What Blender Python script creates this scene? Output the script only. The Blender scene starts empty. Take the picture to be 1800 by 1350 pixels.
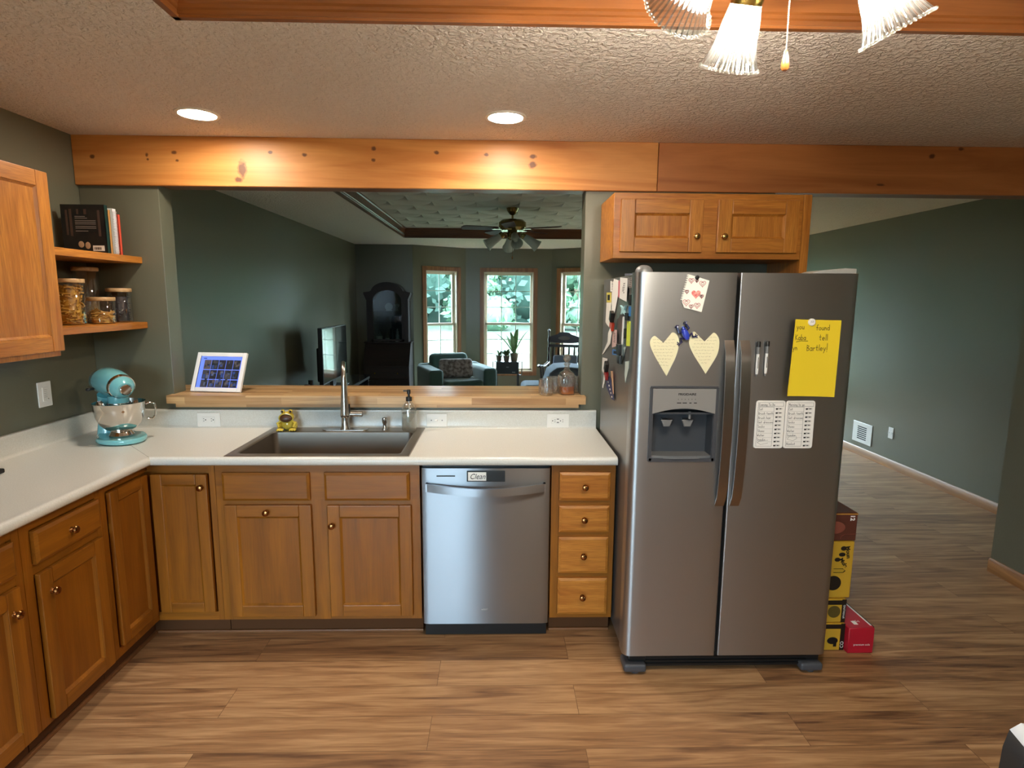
import bpy, bmesh, math, random
from mathutils import Matrix, Vector
random.seed(7)
S = bpy.context.scene
COL = S.collection
R = math.radians
# ---------------------------------------------------------------- camera
cd = bpy.data.cameras.new('camera'); cam = bpy.data.objects.new('camera', cd); COL.objects.link(cam)
cd.sensor_fit = 'HORIZONTAL'; cd.sensor_width = 36.0; cd.lens = 36.0*1016.3/1800.0
cd.clip_start = 0.02; cd.clip_end = 300
yaw, pit, rol = R(1.4259), R(8.3268), R(0.3957)
fw = Vector((math.sin(yaw)*math.cos(pit), math.cos(yaw)*math.cos(pit), -math.sin(pit)))
rt = Vector((math.cos(yaw), -math.sin(yaw), 0)); up = rt.cross(fw)
r2 = rt*math.cos(rol)+up*math.sin(rol); u2 = -rt*math.sin(rol)+up*math.cos(rol)
mw = Matrix.Identity(4)
for i in range(3):
    mw[i][0] = r2[i]; mw[i][1] = u2[i]; mw[i][2] = -fw[i]
mw[0][3], mw[1][3], mw[2][3] = 2.2028, -3.2037, 1.631
cam.matrix_world = mw
S.camera = cam
# ---------------------------------------------------------------- view, world, sun
S.view_settings.view_transform = 'Standard'; S.view_settings.look = 'None'
S.view_settings.gamma = 1.0; S.view_settings.use_curve_mapping = False
S.view_settings.exposure = 0.98
S.cycles.use_denoising = True
S.cycles.max_bounces = 10; S.cycles.diffuse_bounces = 5; S.cycles.glossy_bounces = 4
S.cycles.transmission_bounces = 8; S.cycles.transparent_max_bounces = 16
S.cycles.sample_clamp_indirect = 6.0; S.cycles.caustics_reflective = False; S.cycles.caustics_refractive = False
W = bpy.data.worlds.new('sky'); S.world = W; W.use_nodes = True
wb = W.node_tree.nodes['Background']
wb.inputs[0].default_value = (0.76, 0.92, 1.0, 1); wb.inputs[1].default_value = 30.0
def lamp(name, typ, loc, energy, color, rot=(0, 0, 0), **kw):
    l = bpy.data.lights.new(name, typ); l.energy = energy; l.color = color
    for k, v in kw.items(): setattr(l, k, v)
    o = bpy.data.objects.new(name, l); o.location = loc; o.rotation_euler = rot; COL.objects.link(o); return o
lamp('sun', 'SUN', (0, 20, 20), 3.5, (1.0, 0.97, 0.86), (R(-42), R(-20), 0), angle=R(2))
BULB = 420.0; CAN = 110.0
WARM = (1.0, 0.90, 0.78); COOL = (1.0, 0.91, 0.78)
# ---------------------------------------------------------------- materials
def lin(h):
    h = h.lstrip('#'); o = []
    for i in (0, 2, 4):
        c = int(h[i:i+2], 16)/255; o.append(c/12.92 if c <= .04045 else ((c+.055)/1.055)**2.4)
    return (*o, 1)
MC = {}
def newmat(n):
    m = bpy.data.materials.new(n); m.use_nodes = True; nt = m.node_tree
    return m, nt, nt.nodes['Principled BSDF']
def mat(n, col, rough=.5, metal=0, spec=.5, emit=None, es=0, coat=0, bump=None, var=None, trans=0, sheen=0):
    if n in MC: return MC[n]
    m, nt, p = newmat(n)
    c = lin(col); p.inputs['Base Color'].default_value = c; p.inputs['Roughness'].default_value = rough
    p.inputs['Metallic'].default_value = metal; p.inputs['Specular IOR Level'].default_value = spec
    p.inputs['Coat Weight'].default_value = coat; p.inputs['Coat Roughness'].default_value = .1
    p.inputs['Transmission Weight'].default_value = trans
    if sheen: p.inputs['Sheen Weight'].default_value = sheen
    if emit: p.inputs['Emission Color'].default_value = lin(emit); p.inputs['Emission Strength'].default_value = es
    N = nt.nodes; L = nt.links
    if var or bump:
        tc = N.new('ShaderNodeTexCoord')
    if var:   # var=(scale, col2, sharp)
        nz = N.new('ShaderNodeTexNoise'); nz.inputs['Scale'].default_value = var[0]; nz.inputs['Detail'].default_value = 4
        L.new(tc.outputs['Object'], nz.inputs['Vector'])
        cr = N.new('ShaderNodeValToRGB'); cr.color_ramp.elements[0].position = .38; cr.color_ramp.elements[1].position = .62
        cr.color_ramp.elements[0].color = c; cr.color_ramp.elements[1].color = lin(var[1])
        L.new(nz.outputs['Fac'], cr.inputs[0]); L.new(cr.outputs[0], p.inputs['Base Color'])
    if bump:  # bump=(scale, strength)
        nb = N.new('ShaderNodeTexNoise'); nb.inputs['Scale'].default_value = bump[0]; nb.inputs['Detail'].default_value = 3
        L.new(tc.outputs['Object'], nb.inputs['Vector'])
        bp = N.new('ShaderNodeBump'); bp.inputs['Strength'].default_value = bump[1]; bp.inputs['Distance'].default_value = .01
        L.new(nb.outputs['Fac'], bp.inputs['Height']); L.new(bp.outputs[0], p.inputs['Normal'])
    MC[n] = m; return m
def mathn(nt, op, a, b=None, clamp=False):
    n = nt.nodes.new('ShaderNodeMath'); n.operation = op; n.use_clamp = clamp
    for i, v in enumerate((a, b)):
        if v is None: continue
        if isinstance(v, (int, float)): n.inputs[i].default_value = v
        else: nt.links.new(v, n.inputs[i])
    return n.outputs[0]
def mixc(nt, fac, a, b, mode='MIX'):
    n = nt.nodes.new('ShaderNodeMix'); n.data_type = 'RGBA'; n.blend_type = mode
    for s, v in ((0, fac), (6, a), (7, b)):
        if isinstance(v, (int, float)): n.inputs[s].default_value = v
        elif isinstance(v, tuple): n.inputs[s].default_value = v
        else: nt.links.new(v, n.inputs[s])
    return n.outputs[2]
def wood(n, light, dark, axis='x', freq=1.0, rough=.38, fine=.35, knots=None, coat=.15, contrast=(.3, .75)):
    """straight grain running along an axis of the object"""
    key = n+axis
    if key in MC: return MC[key]
    m, nt, p = newmat(key); N = nt.nodes; L = nt.links
    tc = N.new('ShaderNodeTexCoord'); oi = N.new('ShaderNodeObjectInfo')
    off = N.new('ShaderNodeVectorMath'); off.operation = 'MULTIPLY_ADD'
    cb = N.new('ShaderNodeCombineXYZ'); L.new(oi.outputs['Random'], cb.inputs[0]); L.new(oi.outputs['Random'], cb.inputs[1]); L.new(oi.outputs['Random'], cb.inputs[2])
    L.new(cb.outputs[0], off.inputs[0]); off.inputs[1].default_value = (7.3, 5.1, 9.7); L.new(tc.outputs['Object'], off.inputs[2])
    def stretched(a, b, detail, dist):
        mp = N.new('ShaderNodeMapping'); s = [b, b, b]; s['xyz'.index(axis)] = a; mp.inputs['Scale'].default_value = s
        L.new(off.outputs[0], mp.inputs[0])
        nz = N.new('ShaderNodeTexNoise'); nz.inputs['Scale'].default_value = 1; nz.inputs['Detail'].default_value = detail
        nz.inputs['Distortion'].default_value = dist; L.new(mp.outputs[0], nz.inputs['Vector']); return nz.outputs['Fac']
    g = stretched(1.3*freq, 14*freq, 5, 1.2); f = stretched(9*freq, 210*freq, 2, .2)
    cr = N.new('ShaderNodeValToRGB'); e = cr.color_ramp.elements
    e[0].position, e[1].position = contrast; e[0].color, e[1].color = lin(dark), lin(light); L.new(g, cr.inputs[0])
    fr = mathn(nt, 'MULTIPLY', mathn(nt, 'SUBTRACT', f, .42, True), 3.0*fine, True)
    d2 = tuple(c*.62 for c in lin(dark)[:3])+(1,)
    col = mixc(nt, fr, cr.outputs[0], d2)
    if knots:
        sep = N.new('ShaderNodeSeparateXYZ'); L.new(tc.outputs['Object'], sep.inputs[0]); tot = None
        wv = N.new('ShaderNodeTexNoise'); wv.inputs['Scale'].default_value = 40; L.new(tc.outputs['Object'], wv.inputs['Vector'])
        for kx, kz, rx, rz in knots:
            dx = mathn(nt, 'DIVIDE', mathn(nt, 'SUBTRACT', sep.outputs[0], kx), rx); dz = mathn(nt, 'DIVIDE', mathn(nt, 'SUBTRACT', sep.outputs[2], kz), rz)
            d = mathn(nt, 'SQRT', mathn(nt, 'ADD', mathn(nt, 'MULTIPLY', dx, dx), mathn(nt, 'MULTIPLY', dz, dz)))
            d = mathn(nt, 'ADD', d, mathn(nt, 'MULTIPLY', mathn(nt, 'SUBTRACT', wv.outputs[0], .5), 1.2))
            v = mathn(nt, 'MULTIPLY', mathn(nt, 'SUBTRACT', 1.3, d), 1.6, True)
            tot = v if tot is None else mathn(nt, 'MAXIMUM', tot, v)
        col = mixc(nt, mathn(nt, 'MULTIPLY', tot, .85), col, lin('4a220c'))
    L.new(col, p.inputs['Base Color']); p.inputs['Roughness'].default_value = rough
    p.inputs['Coat Weight'].default_value = coat; p.inputs['Coat Roughness'].default_value = .25
    bp = N.new('ShaderNodeBump'); bp.inputs['Strength'].default_value = .12; bp.inputs['Distance'].default_value = .002
    L.new(f, bp.inputs['Height']); L.new(bp.outputs[0], p.inputs['Normal'])
    MC[key] = m; return m
def metal(n, col, rough, axis=None, aniso=0.0):
    if n in MC: return MC[n]
    m, nt, p = newmat(n); N = nt.nodes; L = nt.links
    p.inputs['Base Color'].default_value = lin(col); p.inputs['Metallic'].default_value = 1; p.inputs['Roughness'].default_value = rough
    if axis:   # brushed along x: reflections smear upright
        p.inputs['Anisotropic'].default_value = aniso; cx = N.new('ShaderNodeCombineXYZ'); cx.inputs['xyz'.index(axis)].default_value = 1; L.new(cx.outputs[0], p.inputs['Tangent'])
    MC[n] = m; return m
def glass(n, tint='ffffff', body=0.12, rough=.03, white=0.0):
    """thin clear glass: mostly see-through, a mirror coat that grows at grazing angles"""
    if n in MC: return MC[n]
    m, nt, p = newmat(n); N = nt.nodes; L = nt.links; N.remove(p)
    tr = N.new('ShaderNodeBsdfTransparent'); tr.inputs[0].default_value = lin(tint)
    gl = N.new('ShaderNodeBsdfGlossy'); gl.inputs['Roughness'].default_value = rough
    lw = N.new('ShaderNodeLayerWeight'); lw.inputs[0].default_value = .35
    f = mathn(nt, 'ADD', mathn(nt, 'MULTIPLY', lw.outputs['Facing'], .55), body, True)
    mx = N.new('ShaderNodeMixShader'); L.new(f, mx.inputs[0]); L.new(tr.outputs[0], mx.inputs[1]); L.new(gl.outputs[0], mx.inputs[2])
    out = N['Material Output']; last = mx
    if white:
        df = N.new('ShaderNodeBsdfTranslucent'); df.inputs[0].default_value = (.95, .95, .92, 1)
        m2 = N.new('ShaderNodeMixShader'); m2.inputs[0].default_value = white
        L.new(mx.outputs[0], m2.inputs[1]); L.new(df.outputs[0], m2.inputs[2]); last = m2
    L.new(last.outputs[0], out.inputs[0]); MC[n] = m; return m
def emis(n, col, s):
    if n in MC: return MC[n]
    m, nt, p = newmat(n); p.inputs['Base Color'].default_value = (0, 0, 0, 1)
    p.inputs['Emission Color'].default_value = (*col, 1); p.inputs['Emission Strength'].default_value = s; MC[n] = m; return m

def paint_mat():
    m, nt, p = newmat('wall_paint'); N = nt.nodes; L = nt.links
    p.inputs['Base Color'].default_value = lin('696755'); p.inputs['Roughness'].default_value = .32; p.inputs['Specular IOR Level'].default_value = .5
    tc = N.new('ShaderNodeTexCoord'); nz = N.new('ShaderNodeTexNoise'); nz.inputs['Scale'].default_value = 90; nz.inputs['Detail'].default_value = 3
    L.new(tc.outputs['Object'], nz.inputs['Vector']); bp = N.new('ShaderNodeBump'); bp.inputs['Strength'].default_value = .10; bp.inputs['Distance'].default_value = .004
    L.new(nz.outputs[0], bp.inputs['Height']); L.new(bp.outputs[0], p.inputs['Normal']); return m
def ceil_mat():
    m, nt, p = newmat('ceiling_texture'); N = nt.nodes; L = nt.links
    p.inputs['Base Color'].default_value = lin('efe5df'); p.inputs['Roughness'].default_value = .85
    tc = N.new('ShaderNodeTexCoord')
    nz = N.new('ShaderNodeTexNoise'); nz.inputs['Scale'].default_value = 50; nz.inputs['Detail'].default_value = 2.5; nz.inputs['Roughness'].default_value = .55; nz.inputs['Distortion'].default_value = .6
    L.new(tc.outputs['Object'], nz.inputs['Vector'])
    cr = N.new('ShaderNodeValToRGB'); cr.color_ramp.elements[0].position = .42; cr.color_ramp.elements[1].position = .62; L.new(nz.outputs[0], cr.inputs[0])
    bp = N.new('ShaderNodeBump'); bp.inputs['Strength'].default_value = .95; bp.inputs['Distance'].default_value = .008
    L.new(cr.outputs[0], bp.inputs['Height']); L.new(bp.outputs[0], p.inputs['Normal']); return m
def scallop_mat():
    m, nt, p = newmat('ceiling_swirl'); N = nt.nodes; L = nt.links
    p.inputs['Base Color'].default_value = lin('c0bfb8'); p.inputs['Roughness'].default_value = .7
    tc = N.new('ShaderNodeTexCoord')
    # overlapping round brush strokes
    sep = N.new('ShaderNodeSeparateXYZ'); L.new(tc.outputs['Object'], sep.inputs[0])
    v = mathn(nt, 'DIVIDE', sep.outputs[1], .30); row = mathn(nt, 'FLOOR', v)
    u = mathn(nt, 'ADD', mathn(nt, 'DIVIDE', sep.outputs[0], .44), mathn(nt, 'MULTIPLY', mathn(nt, 'MODULO', mathn(nt, 'ADD', row, 100), 2), .5))
    fu = mathn(nt, 'SUBTRACT', mathn(nt, 'FRACT', u), .5); arc = mathn(nt, 'SQRT', mathn(nt, 'MAXIMUM', mathn(nt, 'SUBTRACT', 1, mathn(nt, 'MULTIPLY', mathn(nt, 'MULTIPLY', fu, fu), 4)), 0))
    h = mathn(nt, 'FRACT', mathn(nt, 'ADD', mathn(nt, 'SUBTRACT', mathn(nt, 'FRACT', v), arc), 2))
    h = mathn(nt, 'MULTIPLY', h, mathn(nt, 'SUBTRACT', 2.0, h))
    bp = N.new('ShaderNodeBump'); bp.inputs['Strength'].default_value = .9; bp.inputs['Distance'].default_value = .05
    L.new(h, bp.inputs['Height']); L.new(bp.outputs[0], p.inputs['Normal']); return m
def floor_mat():
    m, nt, p = newmat('plank_floor'); N = nt.nodes; L = nt.links
    tc = N.new('ShaderNodeTexCoord')
    mp0 = N.new('ShaderNodeMapping'); mp0.inputs['Location'].default_value = (.31, .592, 0); L.new(tc.outputs['Object'], mp0.inputs[0])
    br = N.new('ShaderNodeTexBrick'); br.offset = .41; br.offset_frequency = 2
    for k, v in (('Scale', 1), ('Mortar Size', .0012), ('Mortar Smooth', .1), ('Bias', 0), ('Brick Width', 1.42), ('Row Height', .178)): br.inputs[k].default_value = v
    br.inputs['Color1'].default_value = (0, 0, 0, 1); br.inputs['Color2'].default_value = (1, 1, 1, 1); br.inputs['Mortar'].default_value = (.5, .5, .5, 1)
    L.new(mp0.outputs[0], br.inputs['Vector'])
    sp = N.new('ShaderNodeSeparateColor'); L.new(br.outputs['Color'], sp.inputs[0]); rnd = sp.outputs[0]
    cb = N.new('ShaderNodeCombineXYZ'); L.new(mathn(nt, 'MULTIPLY', rnd, 37), cb.inputs[0]); L.new(mathn(nt, 'MULTIPLY', rnd, 19), cb.inputs[2])
    ad = N.new('ShaderNodeVectorMath'); L.new(tc.outputs['Object'], ad.inputs[0]); L.new(cb.outputs[0], ad.inputs[1])
    def st(a, b, det, dist):
        mp = N.new('ShaderNodeMapping'); mp.inputs['Scale'].default_value = (a, b, 1); L.new(ad.outputs[0], mp.inputs[0])
        nz = N.new('ShaderNodeTexNoise'); nz.inputs['Scale'].default_value = 1; nz.inputs['Detail'].default_value = det; nz.inputs['Distortion'].default_value = dist
        L.new(mp.outputs[0], nz.inputs['Vector']); return nz.outputs[0]
    g = st(1.6, 17, 5, 1.6); f = st(7, 130, 3, .4)
    t = mathn(nt, 'ADD', mathn(nt, 'MULTIPLY', g, .75), mathn(nt, 'ADD', mathn(nt, 'MULTIPLY', f, .3), mathn(nt, 'MULTIPLY', rnd, .16)))
    cr = N.new('ShaderNodeValToRGB'); e = cr.color_ramp.elements; e[0].position = .38; e[1].position = .80
    e[0].color = lin('6a4a33'); e[1].color = lin('c2996e'); x = e.new(.58); x.color = lin('9d744f'); L.new(t, cr.inputs[0])
    col = mixc(nt, mathn(nt, 'MULTIPLY', br.outputs['Fac'], .55), cr.outputs[0], lin('3a2414'))
    L.new(col, p.inputs['Base Color']); p.inputs['Roughness'].default_value = .42; p.inputs['Specular IOR Level'].default_value = .35
    bp = N.new('ShaderNodeBump'); bp.inputs['Strength'].default_value = .15; bp.inputs['Distance'].default_value = .002
    L.new(f, bp.inputs['Height']); L.new(bp.outputs[0], p.inputs['Normal']); return m
def butcher_mat():
    m, nt, p = newmat('butcher_block'); N = nt.nodes; L = nt.links
    tc = N.new('ShaderNodeTexCoord'); sep = N.new('ShaderNodeSeparateXYZ'); L.new(tc.outputs['Object'], sep.inputs[0])
    cb = N.new('ShaderNodeCombineXYZ'); L.new(sep.outputs[0], cb.inputs[0]); L.new(mathn(nt, 'ADD', sep.outputs[1], mathn(nt, 'MULTIPLY', sep.outputs[2], 1.0)), cb.inputs[1])
    br = N.new('ShaderNodeTexBrick'); br.offset = .37
    for k, v in (('Scale', 1), ('Mortar Size', .0006), ('Brick Width', .52), ('Row Height', .034)): br.inputs[k].default_value = v
    br.inputs['Color1'].default_value = (0, 0, 0, 1); br.inputs['Color2'].default_value = (1, 1, 1, 1); br.inputs['Mortar'].default_value = (.3, .3, .3, 1)
    L.new(cb.outputs[0], br.inputs['Vector'])
    mp = N.new('ShaderNodeMapping'); mp.inputs['Scale'].default_value = (3, 70, 70); L.new(tc.outputs['Object'], mp.inputs[0])
    nz = N.new('ShaderNodeTexNoise'); nz.inputs['Scale'].default_value = 1; nz.inputs['Detail'].default_value = 4; nz.inputs['Distortion'].default_value = .8; L.new(mp.outputs[0], nz.inputs['Vector'])
    sp = N.new('ShaderNodeSeparateColor'); L.new(br.outputs['Color'], sp.inputs[0])
    t = mathn(nt, 'ADD', mathn(nt, 'MULTIPLY', sp.outputs[0], .5), mathn(nt, 'MULTIPLY', nz.outputs[0], .6))
    cr = N.new('ShaderNodeValToRGB'); e = cr.color_ramp.elements; e[0].position = .2; e[1].position = .85
    e[0].color = lin('96693c'); e[1].color = lin('d9b07c'); L.new(t, cr.inputs[0]); L.new(cr.outputs[0], p.inputs['Base Color'])
    p.inputs['Roughness'].default_value = .4; p.inputs['Coat Weight'].default_value = .2; p.inputs['Coat Roughness'].default_value = .25; return m
PAINT = paint_mat(); CEIL = ceil_mat(); SWIRL = scallop_mat(); FLOOR = floor_mat(); BUTCHER = butcher_mat()
OAK = {a: wood('oak', 'a26216', '7a470d', a, 1.0, .38, .3, None, .05) for a in 'xyz'}
OAKD = {a: wood('oak_panel', '9b5c12', '76430c', a, .8, .38, .3, None, .05) for a in 'xyz'}
OAKL = {a: wood('oak_lit_grain', 'cf8a38', 'a5601e', a, 1.6, .38, .6, None, .05) for a in 'xyz'}  # stronger grain, and lightened to put the fan's light into the colour
KNOTS = [(.102, 2.347, .014, .009), (.382, 2.359, .008, .01), (.385, 2.337, .006, .006), (.522, 2.372, .014, .008), (.534, 2.333, .009, .006), (.867, 2.292, .022, .042), (.845, 2.24, .02, .012), (1.016, 2.379, .012, .008),
         (1.191, 2.369, .013, .009), (1.552, 2.405, .012, .01), (1.547, 2.348, .011, .008), (1.88, 2.389, .013, .009), (2.139, 2.381, .011, .008), (2.384, 2.376, .018, .011), (2.382, 2.333, .02, .016)]
PINE = wood('knotty_pine', 'd99852', 'b26a2c', 'x', .7, .45, .12, KNOTS, .0)
PINE2 = wood('pine_board', 'bd7a44', '995a2c', 'x', .8, .45, .12, [(4.255, 2.253, .022, .006), (4.52, 2.402, .015, .012), (4.674, 2.442, .015, .008)], 0)
TRIMW = {a: wood('tray_trim', 'a66634', '7c4820', a, .8, .3, .2) for a in 'xyz'}
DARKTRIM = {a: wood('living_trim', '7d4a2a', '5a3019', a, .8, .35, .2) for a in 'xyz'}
CASING = wood('window_casing', '9b6b42', '76492a', 'z', 1, .4, .2)
BASEW = {a: wood('baseboard_oak', 'b27a42', '8a5828', a, 1, .4, .2) for a in 'xyz'}
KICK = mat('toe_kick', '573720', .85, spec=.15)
LAMINATE = mat('laminate', 'dcdbd4', .28, var=(220, 'd3d1c8'), spec=.5)
SPLASH = LAMINATE
STEEL = metal('brushed_steel', '8e9094', .33, 'z', .92)
FRIDGE = metal('fridge_steel', 'b1b3b5', .40, 'z', .5)
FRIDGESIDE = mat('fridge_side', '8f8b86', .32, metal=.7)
SINK = metal('sink_steel', 'a39b90', .34)
CHROME = metal('chrome', 'd8d5d0', .06)
NICKEL = metal('brushed_nickel', 'b0aaa2', .24)
BRASS = metal('brass', 'b08a52', .2)
OLDBRASS = metal('antique_brass', '94643a', .22)
BRONZE = metal('aged_gold', 'a88c4a', .22)
WHITEP = mat('white_plastic', 'eceae5', .35)
BLACKP = mat('black_plastic', '141414', .4)
DGREY = mat('dark_grey_plastic', '45464a', .4)
MGREY = mat('grey_plastic', '7d7d7d', .4, metal=.2)
BLACK = mat('soft_black', '0a0a0b', .5)
INK = mat('ink', '1d1c1b', .7)
PAPER = mat('paper', 'f1eee6', .7)
CREAMP = mat('cream_paper', 'e6dfba', .75)
GLASS = glass('clear_glass')
PANE = glass('window_glass', 'f4fbff', .03, .0)
# ---------------------------------------------------------------- mesh helpers
class MB:
    bv = False
    def __init__(s): s.bm = bmesh.new(); s.mi = 0; s.M = Matrix.Identity(4)
    def add(s, vs, fs):
        bv = [s.bm.verts.new(s.M @ Vector(v)) for v in vs]; out = []
        for f in fs:
            try: q = s.bm.faces.new([bv[i] for i in f]); q.material_index = s.mi; out.append(q)
            except ValueError: pass
        return bv, out
    def box(s, x0, x1, y0, y1, z0, z1, b=0, seg=2):
        x0, x1 = min(x0, x1), max(x0, x1); y0, y1 = min(y0, y1), max(y0, y1); z0, z1 = min(z0, z1), max(z0, z1)
        v, f = s.add([(x0, y0, z0), (x1, y0, z0), (x1, y1, z0), (x0, y1, z0), (x0, y0, z1), (x1, y0, z1), (x1, y1, z1), (x0, y1, z1)],
                     [(0, 3, 2, 1), (4, 5, 6, 7), (0, 1, 5, 4), (1, 2, 6, 5), (2, 3, 7, 6), (3, 0, 4, 7)])
        if b: s.bev(f, b, seg)
        return s
    def bev(s, faces, b, seg=2):
        s.bv = True
        ed = list({e for q in faces for e in q.edges})
        bmesh.ops.bevel(s.bm, geom=ed, offset=b, segments=seg, affect='EDGES', profile=.5, clamp_overlap=True)
    def prism(s, poly, a, c, plane='xz', b=0, seg=1):
        n = len(poly); P = {'xz': lambda u, v, w: (u, w, v), 'xy': lambda u, v, w: (u, v, w), 'yz': lambda u, v, w: (w, u, v)}[plane]
        vs = [P(u, v, a) for u, v in poly]+[P(u, v, c) for u, v in poly]
        fs = [tuple(range(n)), tuple(range(2*n-1, n-1, -1))]+[(i, i+n, (i+1) % n+n, (i+1) % n) for i in range(n)]
        v, f = s.add(vs, fs); bmesh.ops.recalc_face_normals(s.bm, faces=f)
        if b: s.bev([q for q in f[:2]], b, seg)
        return s
    def lathe(s, prof, seg=24, c=(0, 0, 0), flute=0, nf=0):
        vs = []; fs = []; m = len(prof)
        for j in range(seg):
            a = 2*math.pi*j/seg; k = 1+(flute*math.cos(nf*a) if flute else 0)
            for r, z in prof: vs.append((c[0]+r*k*math.cos(a), c[1]+r*k*math.sin(a), c[2]+z))
        for j in range(seg):
            j2 = (j+1) % seg
            for i in range(m-1): fs.append((j*m+i, j2*m+i, j2*m+i+1, j*m+i+1))
        if prof[0][0] > 1e-5: fs.append(tuple(j*m for j in reversed(range(seg)))) if s.cap0 else None
        if prof[-1][0] > 1e-5: fs.append(tuple(j*m+m-1 for j in range(seg))) if s.cap1 else None
        s.add(vs, fs); return s
    cap0 = True; cap1 = True
    def open(s): s.cap0 = s.cap1 = False; return s
    def ell(s, c, r, seg=16, rings=10):
        r = (r, r, r) if isinstance(r, (int, float)) else r; vs = []; fs = []
        for i in range(rings+1):
            t = math.pi*i/rings
            for j in range(seg):
                a = 2*math.pi*j/seg; vs.append((c[0]+r[0]*math.sin(t)*math.cos(a), c[1]+r[1]*math.sin(t)*math.sin(a), c[2]+r[2]*math.cos(t)))
        for i in range(rings):
            for j in range(seg): fs.append((i*seg+j, (i+1)*seg+j, (i+1)*seg+(j+1) % seg, i*seg+(j+1) % seg))
        s.add(vs, fs); return s
    def tube(s, pts, r, seg=10, flat=None, up=(0, 0, 1)):
        pts = [Vector(p) for p in pts]; n = len(pts); rs = r if isinstance(r, (list, tuple)) else [r]*n; vs = []; fs = []
        prev = None
        for i, p in enumerate(pts):
            t = (pts[min(i+1, n-1)]-pts[max(i-1, 0)]).normalized()
            if prev is None:
                a = Vector(up).cross(t)
                if a.length < 1e-3: a = Vector((1, 0, 0)).cross(t)
            else: a = prev-t*prev.dot(t)
            a.normalize(); prev = a; b = t.cross(a)
            for j in range(seg):
                w = 2*math.pi*j/seg; ra, rb = (rs[i], rs[i]) if flat is None else (rs[i]*flat[0], rs[i]*flat[1])
                vs.append(tuple(p+a*math.cos(w)*ra+b*math.sin(w)*rb))
        for i in range(n-1):
            for j in range(seg): fs.append((i*seg+j, i*seg+(j+1) % seg, (i+1)*seg+(j+1) % seg, (i+1)*seg+j))
        fs.append(tuple(range(seg-1, -1, -1))); fs.append(tuple((n-1)*seg+j for j in range(seg)))
        s.add(vs, fs); return s
    def grid(s, fn, nu, nv):
        vs = [fn(i/nu, j/nv) for i in range(nu+1) for j in range(nv+1)]
        fs = [(i*(nv+1)+j, (i+1)*(nv+1)+j, (i+1)*(nv+1)+j+1, i*(nv+1)+j+1) for i in range(nu) for j in range(nv)]
        s.add(vs, fs); return s
    def ribbon(s, lines, w, y=0):
        """pen strokes lying in the xz plane"""
        for ln in lines:
            for (x0, z0), (x1, z1) in zip(ln[:-1], ln[1:]):
                dx, dz = x1-x0, z1-z0; l = math.hypot(dx, dz) or 1e-6; ux, uz = dx/l*w*.5, dz/l*w*.5; nx, nz = -uz, ux
                s.add([(x0-ux+nx, y, z0-uz+nz), (x0-ux-nx, y, z0-uz-nz), (x1+ux-nx, y, z1+uz-nz), (x1+ux+nx, y, z1+uz+nz)], [(0, 1, 2, 3)])
        return s
def obj(name, mb, mats, parent=None, loc=None, rot=None, world=None, angle=38):
    me = bpy.data.meshes.new(name)
    if world is not None: mb.bm.transform(Matrix.Translation(-Vector(world)))
    bmesh.ops.remove_doubles(mb.bm, verts=mb.bm.verts, dist=1e-6) if len(mb.bm.verts) < 30000 else None
    mb.bm.to_mesh(me); mb.bm.free()
    for m in (mats if isinstance(mats, (list, tuple)) else [mats]): me.materials.append(m)
    me.polygons.foreach_set('use_smooth', [True]*len(me.polygons)); me.set_sharp_from_angle(angle=R(angle))
    o = bpy.data.objects.new(name, me); COL.objects.link(o)
    if mb.bv: wn = o.modifiers.new('normals', 'WEIGHTED_NORMAL'); wn.keep_sharp = True; wn.weight = 80
    if parent: o.parent = parent
    if loc: o.location = loc
    if rot: o.rotation_euler = rot
    return o
def tag(o, label, cat, group=None, kind=None):
    o['label'] = label; o['category'] = cat
    if group: o['group'] = group
    if kind: o['kind'] = kind
    return o
def thing(name, label, cat, loc=(0, 0, 0), rotz=0, group=None, rot=None):
    o = bpy.data.objects.new(name, None); COL.objects.link(o); o.location = loc; o.rotation_euler = rot or (0, 0, rotz); o.empty_display_size = .1
    return tag(o, label, cat, group)
def struct(name, mb, mats, label=None, **k):
    o = obj(name, mb, mats, **k); o['kind'] = 'structure'
    if label: o['label'] = label
    return o
def copy_tree(o, parent=None):
    c = o.copy(); COL.objects.link(c); c.parent = parent
    for ch in list(o.children): copy_tree(ch, c)
    return c
def text(name, s, size, m, parent, loc, rot=(R(90), 0, 0), shear=0, align='CENTER', ext=.0003, sx=1.0, bold=0):
    cu = bpy.data.curves.new('t', 'FONT'); cu.body = s; cu.size = size; cu.extrude = ext; cu.shear = shear; cu.align_x = align; cu.offset = bold
    t = bpy.data.objects.new('t', cu); COL.objects.link(t)
    me = bpy.data.meshes.new_from_object(t.evaluated_get(bpy.context.evaluated_depsgraph_get())); bpy.data.objects.remove(t); bpy.data.curves.remove(cu)
    me.materials.clear(); me.materials.append(m); me.name = name
    o = bpy.data.objects.new(name, me); COL.objects.link(o); o.parent = parent; o.location = loc; o.rotation_euler = rot; o.scale = (sx, 1, 1); return o
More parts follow.
